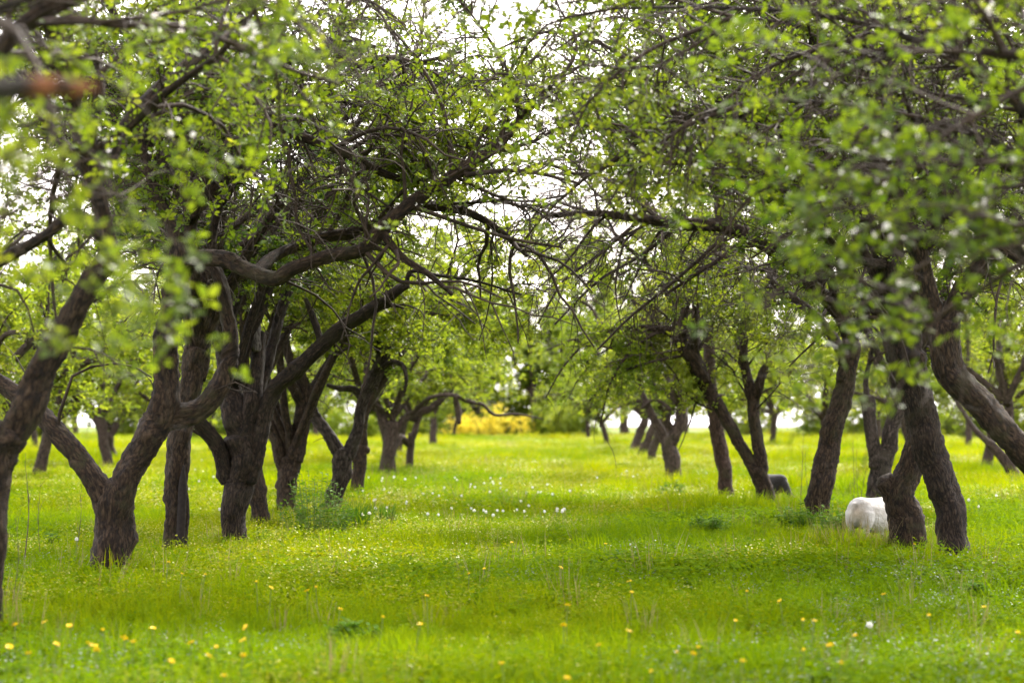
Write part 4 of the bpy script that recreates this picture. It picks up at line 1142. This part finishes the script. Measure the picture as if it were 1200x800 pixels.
for (x, y) in ((733, 553), (741, 558), (748, 556), (812, 545), (828, 552), (1136, 588), (1150, 596), (1166, 584), (700, 560), (680, 566)):
    flower(x, y, 'w', 'white dandelion seed head in the sunlit grass by the right row', 'white seed heads by the right row')


# ------------------------------------------------------------------ bare upright shoots
def shoot(px, ytop, ybot, d, label, r=.004, lean=0.0):
    s = d / F
    p0 = P(px, ybot, d); g = float(ground_z(p0[0], p0[1]))
    p1 = P(px + lean, ytop, d)
    h = p1[2] - g
    t = np.linspace(0, 1, 8)
    c = np.stack([(p1[0] - p0[0]) * t ** 1.4 + .02 * np.sin(t * 5 + px), .05 * np.sin(t * 3), h * t - .03], 1)
    root = obj('dry_shoot', None, None, label, 'dry shoot', 'bare upright shoots in the grass', None, (p0[0], p0[1], g))
    V, q = tubes(c[None], (r * (1.25 - t))[None], 5)
    obj('stem', mesh_np('stem', V, q, DRY), root)
    par = [np.concatenate([c, np.full((8, 1), r)], 1)]
    p2, r2 = grow(par, 7, .06, .2, .0022, 4, .45, .4, -.1, .35)
    V, q = tubes(p2, r2, 3)
    obj('side_twigs', mesh_np('side_twigs', V, q, DRY), root)


for a in ((30, 537, 632, 22, 'bare dark upright shoot at far left between the two front trunks', .006),
          (46, 560, 640, 23, 'faint bare shoot beside the dark shoot at far left', .003),
          (92, 570, 632, 24, 'thin bare shoot just left of the forked front trunk', .004),
          (17, 600, 690, 17, 'low grey shoot in the grass by the leaning edge trunk', .003),
          (936, 490, 590, 33, 'bare whip rising between the dark X tree and the smooth trunk', .005, 9),
          (950, 520, 596, 31, 'second thinner whip close to the smooth leaning trunk', .004, -6),
          (1008, 545, 615, 27, 'short dark shoot above the white goat\'s rump', .005, 5),
          (999, 490, 600, 31, 'tall thin shoot behind the white goat, left of its blunt-armed tree', .003, 3),
          (1007, 505, 600, 31.5, 'thinnest tall shoot behind the white goat', .0025, -2)):
    shoot(*a)


# ------------------------------------------------------------------ goats
def goat_material(name, patch):
    m, nt, out = new_mat(name)
    L = nt.links.new
    tc = nd(nt, 'ShaderNodeTexCoord')
    n = nd(nt, 'ShaderNodeTexNoise'); n.inputs['Scale'].default_value = 3.2 if patch else 9; n.inputs['Detail'].default_value = 6
    L(tc.outputs['Object'], n.inputs['Vector'])
    if patch:
        pd = nd(nt, 'ShaderNodeVectorMath', operation='DISTANCE'); L(tc.outputs['Object'], pd.inputs[0]); pd.inputs[1].default_value = (.36, .12, .48)
        pm = ramp(nt, pd.outputs['Value'], [(0.09, (1, 1, 1)), (0.12, (0, 0, 0))])
        col = ramp(nt, n.outputs['Fac'], [(0.63, (0.009, 0.007, 0.006)), (0.66, (0.3, 0.28, 0.26))])
        col = mixrgb(nt, col, (.34, .32, .3), pm)
    else:
        col = ramp(nt, n.outputs['Fac'], [(0.3, (0.33, 0.31, 0.27)), (0.55, (0.45, 0.435, 0.41))])
        sx = nd(nt, 'ShaderNodeSeparateXYZ'); L(tc.outputs['Object'], sx.inputs[0])
        d = nd(nt, 'ShaderNodeVectorMath', operation='DISTANCE'); L(tc.outputs['Object'], d.inputs[0]); d.inputs[1].default_value = (-.46, -.05, .5)
        sm = ramp(nt, d.outputs['Value'], [(0.03, (0.55, 0.55, 0.55)), (0.13, (0, 0, 0))])
        col = mixrgb(nt, col, (0.34, 0.25, 0.13), sm)
    n2 = nd(nt, 'ShaderNodeTexNoise'); n2.inputs['Scale'].default_value = 60; n2.inputs['Detail'].default_value = 4
    mp = nd(nt, 'ShaderNodeMapping'); mp.inputs['Scale'].default_value = (.35, 1, .5); L(tc.outputs['Object'], mp.inputs[0]); L(mp.outputs[0], n2.inputs['Vector'])
    p = nd(nt, 'ShaderNodeBsdfPrincipled'); L(col, p.inputs['Base Color']); p.inputs['Roughness'].default_value = .9
    p.inputs['Sheen Weight'].default_value = 0 if patch else .15
    b = nd(nt, 'ShaderNodeBump'); b.inputs['Strength'].default_value = .7; b.inputs['Distance'].default_value = .02
    L(n2.outputs['Fac'], b.inputs['Height']); L(b.outputs[0], p.inputs['Normal'])
    L(p.outputs[0], out.inputs[0])
    return m


HORN = plain_material('goat_horn', (0.1, 0.085, 0.07), (0.2, 0.17, 0.14), 20, .6)


def loft(rings, n=16, up=(0, 0, 1)):
    """rings: (x, y, z, half width, half height) along a curve -> closed tube"""
    r = np.array(rings, float)
    r = catmull5(r)
    t = unit(np.gradient(r[:, :3], axis=0))
    ref = np.where(np.abs(t[:, 2:3]) > .95, np.array([[1.0, 0, 0]]), np.array([up]))
    side = unit(np.cross(t, ref)); nrm = np.cross(side, t)
    a = np.linspace(0, 2 * np.pi, n, endpoint=False)
    V = r[:, None, :3] + side[:, None] * (np.cos(a)[None, :, None] * r[:, 3][:, None, None]) + nrm[:, None] * (np.sin(a)[None, :, None] * r[:, 4][:, None, None])
    K = len(r)
    k = np.arange(K - 1)[:, None] * n; s_ = np.arange(n)[None]; s2 = (s_ + 1) % n
    q = np.stack([k + s_, k + s2, k + n + s2, k + n + s_], -1).reshape(-1, 4)
    V = np.vstack([V.reshape(-1, 3), r[:1, :3], r[-1:, :3]])
    t0 = np.stack([np.arange(n), np.full(n, K * n), (np.arange(n) + 1) % n], -1)
    b = (K - 1) * n
    t1 = np.stack([b + np.arange(n), b + (np.arange(n) + 1) % n, np.full(n, K * n + 1)], -1)
    return V, q, np.vstack([t0, t1])


def catmull5(p):
    ext = np.vstack([2 * p[0] - p[1], p, 2 * p[-1] - p[-2]])
    out = []
    for i in range(1, len(ext) - 2):
        p0, p1, p2, p3 = ext[i - 1:i + 3]
        t = (np.arange(4) / 4)[:, None]
        out.append(.5 * (2 * p1 + (p2 - p0) * t + (2 * p0 - 5 * p1 + 4 * p2 - p3) * t ** 2 + (3 * p1 - p0 - 3 * p2 + p3) * t ** 3))
    o = np.vstack(out + [p[-1:]])
    o[:, 3:] = np.maximum(o[:, 3:], .004)
    return o


def make_goat(x, y, rz, mat, label, size=1.0, turn=0.0):
    g = float(ground_z(x, y))
    root = obj('goat', None, None, label, 'goat', None, None, (x, y, g))
    root.rotation_euler = (0, 0, rz); root.scale = (size,) * 3
    pieces = [
        # trunk of the body: rump to chest
        [(-.475, 0, .535, .02, .03), (-.465, 0, .53, .085, .10), (-.42, 0, .52, .125, .148), (-.33, 0, .51, .15, .172), (-.2, 0, .485, .168, .185), (-.02, 0, .46, .185, .205), (.14, 0, .47, .175, .2),
         (.27, 0, .50, .145, .175), (.36, 0, .51, .105, .14), (.42, 0, .50, .05, .08)],
        # neck and lowered head
        [(.27, 0, .545, .085, .11), (.38, 0, .49, .075, .10), (.48, turn * .3, .39, .062, .082), (.555, turn * .6, .29, .056, .072), (.60, turn * .8, .225, .062, .075), (.645, turn, .16, .056, .06),
         (.69, turn * 1.2, .095, .04, .042), (.715, turn * 1.3, .055, .03, .03), (.725, turn * 1.35, .04, .01, .01)],
        # tail
        [(-.44, 0, .60, .04, .03), (-.475, 0, .60, .034, .022), (-.495, 0, .56, .03, .016), (-.505, 0, .50, .012, .008)]]
    for sg in (-1, 1):
        pieces.append([(-.33, .085 * sg, .50, .085, .13), (-.345, .098 * sg, .40, .07, .10), (-.345, .10 * sg, .325, .045, .065), (-.385, .10 * sg, .26, .03, .042), (-.425, .10 * sg, .215, .026, .034),
                       (-.415, .10 * sg, .13, .02, .022), (-.405, .10 * sg, .06, .023, .025), (-.395, .10 * sg, .0, .028, .034)])
        pieces.append([(.27, .08 * sg, .46, .06, .10), (.255, .088 * sg, .36, .045, .06), (.265, .09 * sg, .27, .034, .04), (.275, .09 * sg, .2, .032, .034), (.27, .09 * sg, .12, .02, .022),
                       (.275, .09 * sg, .05, .024, .026), (.285, .09 * sg, .0, .028, .034)])
    Vs, Qs, Ts, n = [], [], [], 0
    for p in pieces:
        V, q, t = loft(p)
        Vs.append(V); Qs.append(q + n); Ts.append(t + n); n += len(V)
    o = obj('body', mesh_np('body', np.vstack(Vs), np.vstack(Qs), mat, None, True, np.vstack(Ts)), root)
    rm = o.modifiers.new('weld', 'REMESH'); rm.mode = 'VOXEL'; rm.voxel_size = .011; rm.use_smooth_shade = True
    sm = o.modifiers.new('soft', 'SMOOTH'); sm.factor = .5; sm.iterations = 7

    def bit(name, rings, m):
        V, q, t = loft(rings, 10)
        obj(name, mesh_np(name, V, q, m, None, True, t), root)
    for sg in (-1, 1):
        bit('ear', [(.595, turn * .8 + .05 * sg, .25, .012, .018), (.575, turn * .8 + .10 * sg, .245, .01, .03), (.565, turn * .8 + .15 * sg, .215, .007, .024), (.56, turn * .8 + .18 * sg, .19, .003, .006)], mat)
        bit('horn', [(.585, turn * .8 + .028 * sg, .275, .017, .017), (.55, turn * .8 + .036 * sg, .345, .014, .014), (.49, turn * .7 + .05 * sg, .385, .01, .01), (.43, turn * .6 + .065 * sg, .375, .004, .004)], HORN)
        bit('eye', [(.64, turn + .047 * sg, .2, .004, .004), (.643, turn + .055 * sg, .197, .009, .009), (.646, turn + .06 * sg, .194, .003, .003)], DARK_AND_SHADE)
    return root


gd = 25.1
gp = P(1026, 640, gd)
make_goat(gp[0], gp[1], math.radians(50), goat_material('white_goat_coat', False), 'white goat grazing with its head hidden behind the stout right trunk', .9)
gd2 = 38.6
gp2 = P(906, 600, gd2)
make_goat(gp2[0], gp2[1], math.radians(-62), goat_material('pied_goat_coat', True), 'black and white goat mostly hidden behind the dark X-shaped trunk', .8)

# ------------------------------------------------------------------ light and world
SUN_EL, SUN_AZ = math.radians(42), math.radians(24)      # azimuth clockwise from +Y (down the aisle)
sun = bpy.data.lights.new('sun', 'SUN'); sun.energy = 2.4; sun.angle = math.radians(7); sun.color = (1, .955, .88)
so = bpy.data.objects.new('sun', sun); COL.objects.link(so)
sd = np.array([math.sin(SUN_AZ) * math.cos(SUN_EL), math.cos(SUN_AZ) * math.cos(SUN_EL), math.sin(SUN_EL)])
from mathutils import Vector
so.rotation_euler = Vector(sd).to_track_quat('Z', 'Y').to_euler()

w = bpy.data.worlds.new('World'); scene.world = w; w.use_nodes = True
nt = w.node_tree; nt.nodes.clear()
sky = nt.nodes.new('ShaderNodeTexSky'); sky.sky_type = 'NISHITA'; sky.sun_disc = False
sky.sun_elevation = SUN_EL; sky.sun_rotation = SUN_AZ; sky.dust_density = 6; sky.air_density = 1.2
mx = nt.nodes.new('ShaderNodeMix'); mx.data_type = 'RGBA'; mx.inputs[0].default_value = .72
mx.inputs[7].default_value = (7.6, 7.1, 7.3, 1)            # thin bright cloud veil
bg = nt.nodes.new('ShaderNodeBackground'); bg.inputs[1].default_value = .14
wo = nt.nodes.new('ShaderNodeOutputWorld')
nt.links.new(sky.outputs[0], mx.inputs[6]); nt.links.new(mx.outputs[2], bg.inputs[0]); nt.links.new(bg.outputs[0], wo.inputs[0])

vs = scene.view_settings
vs.view_transform = 'Standard'; vs.look = 'None'; vs.gamma = 1; vs.use_curve_mapping = False
vs.exposure = 2.3

cy = scene.cycles
cy.use_denoising = True
try:
    cy.denoiser = 'OPENIMAGEDENOISE'; cy.denoising_input_passes = 'RGB_ALBEDO_NORMAL'
except Exception as e:
    print(e)
cy.max_bounces = 7; cy.diffuse_bounces = 4; cy.glossy_bounces = 2; cy.transmission_bounces = 5; cy.transparent_max_bounces = 4
cy.sample_clamp_indirect = 6
cy.caustics_reflective = False; cy.caustics_refractive = False
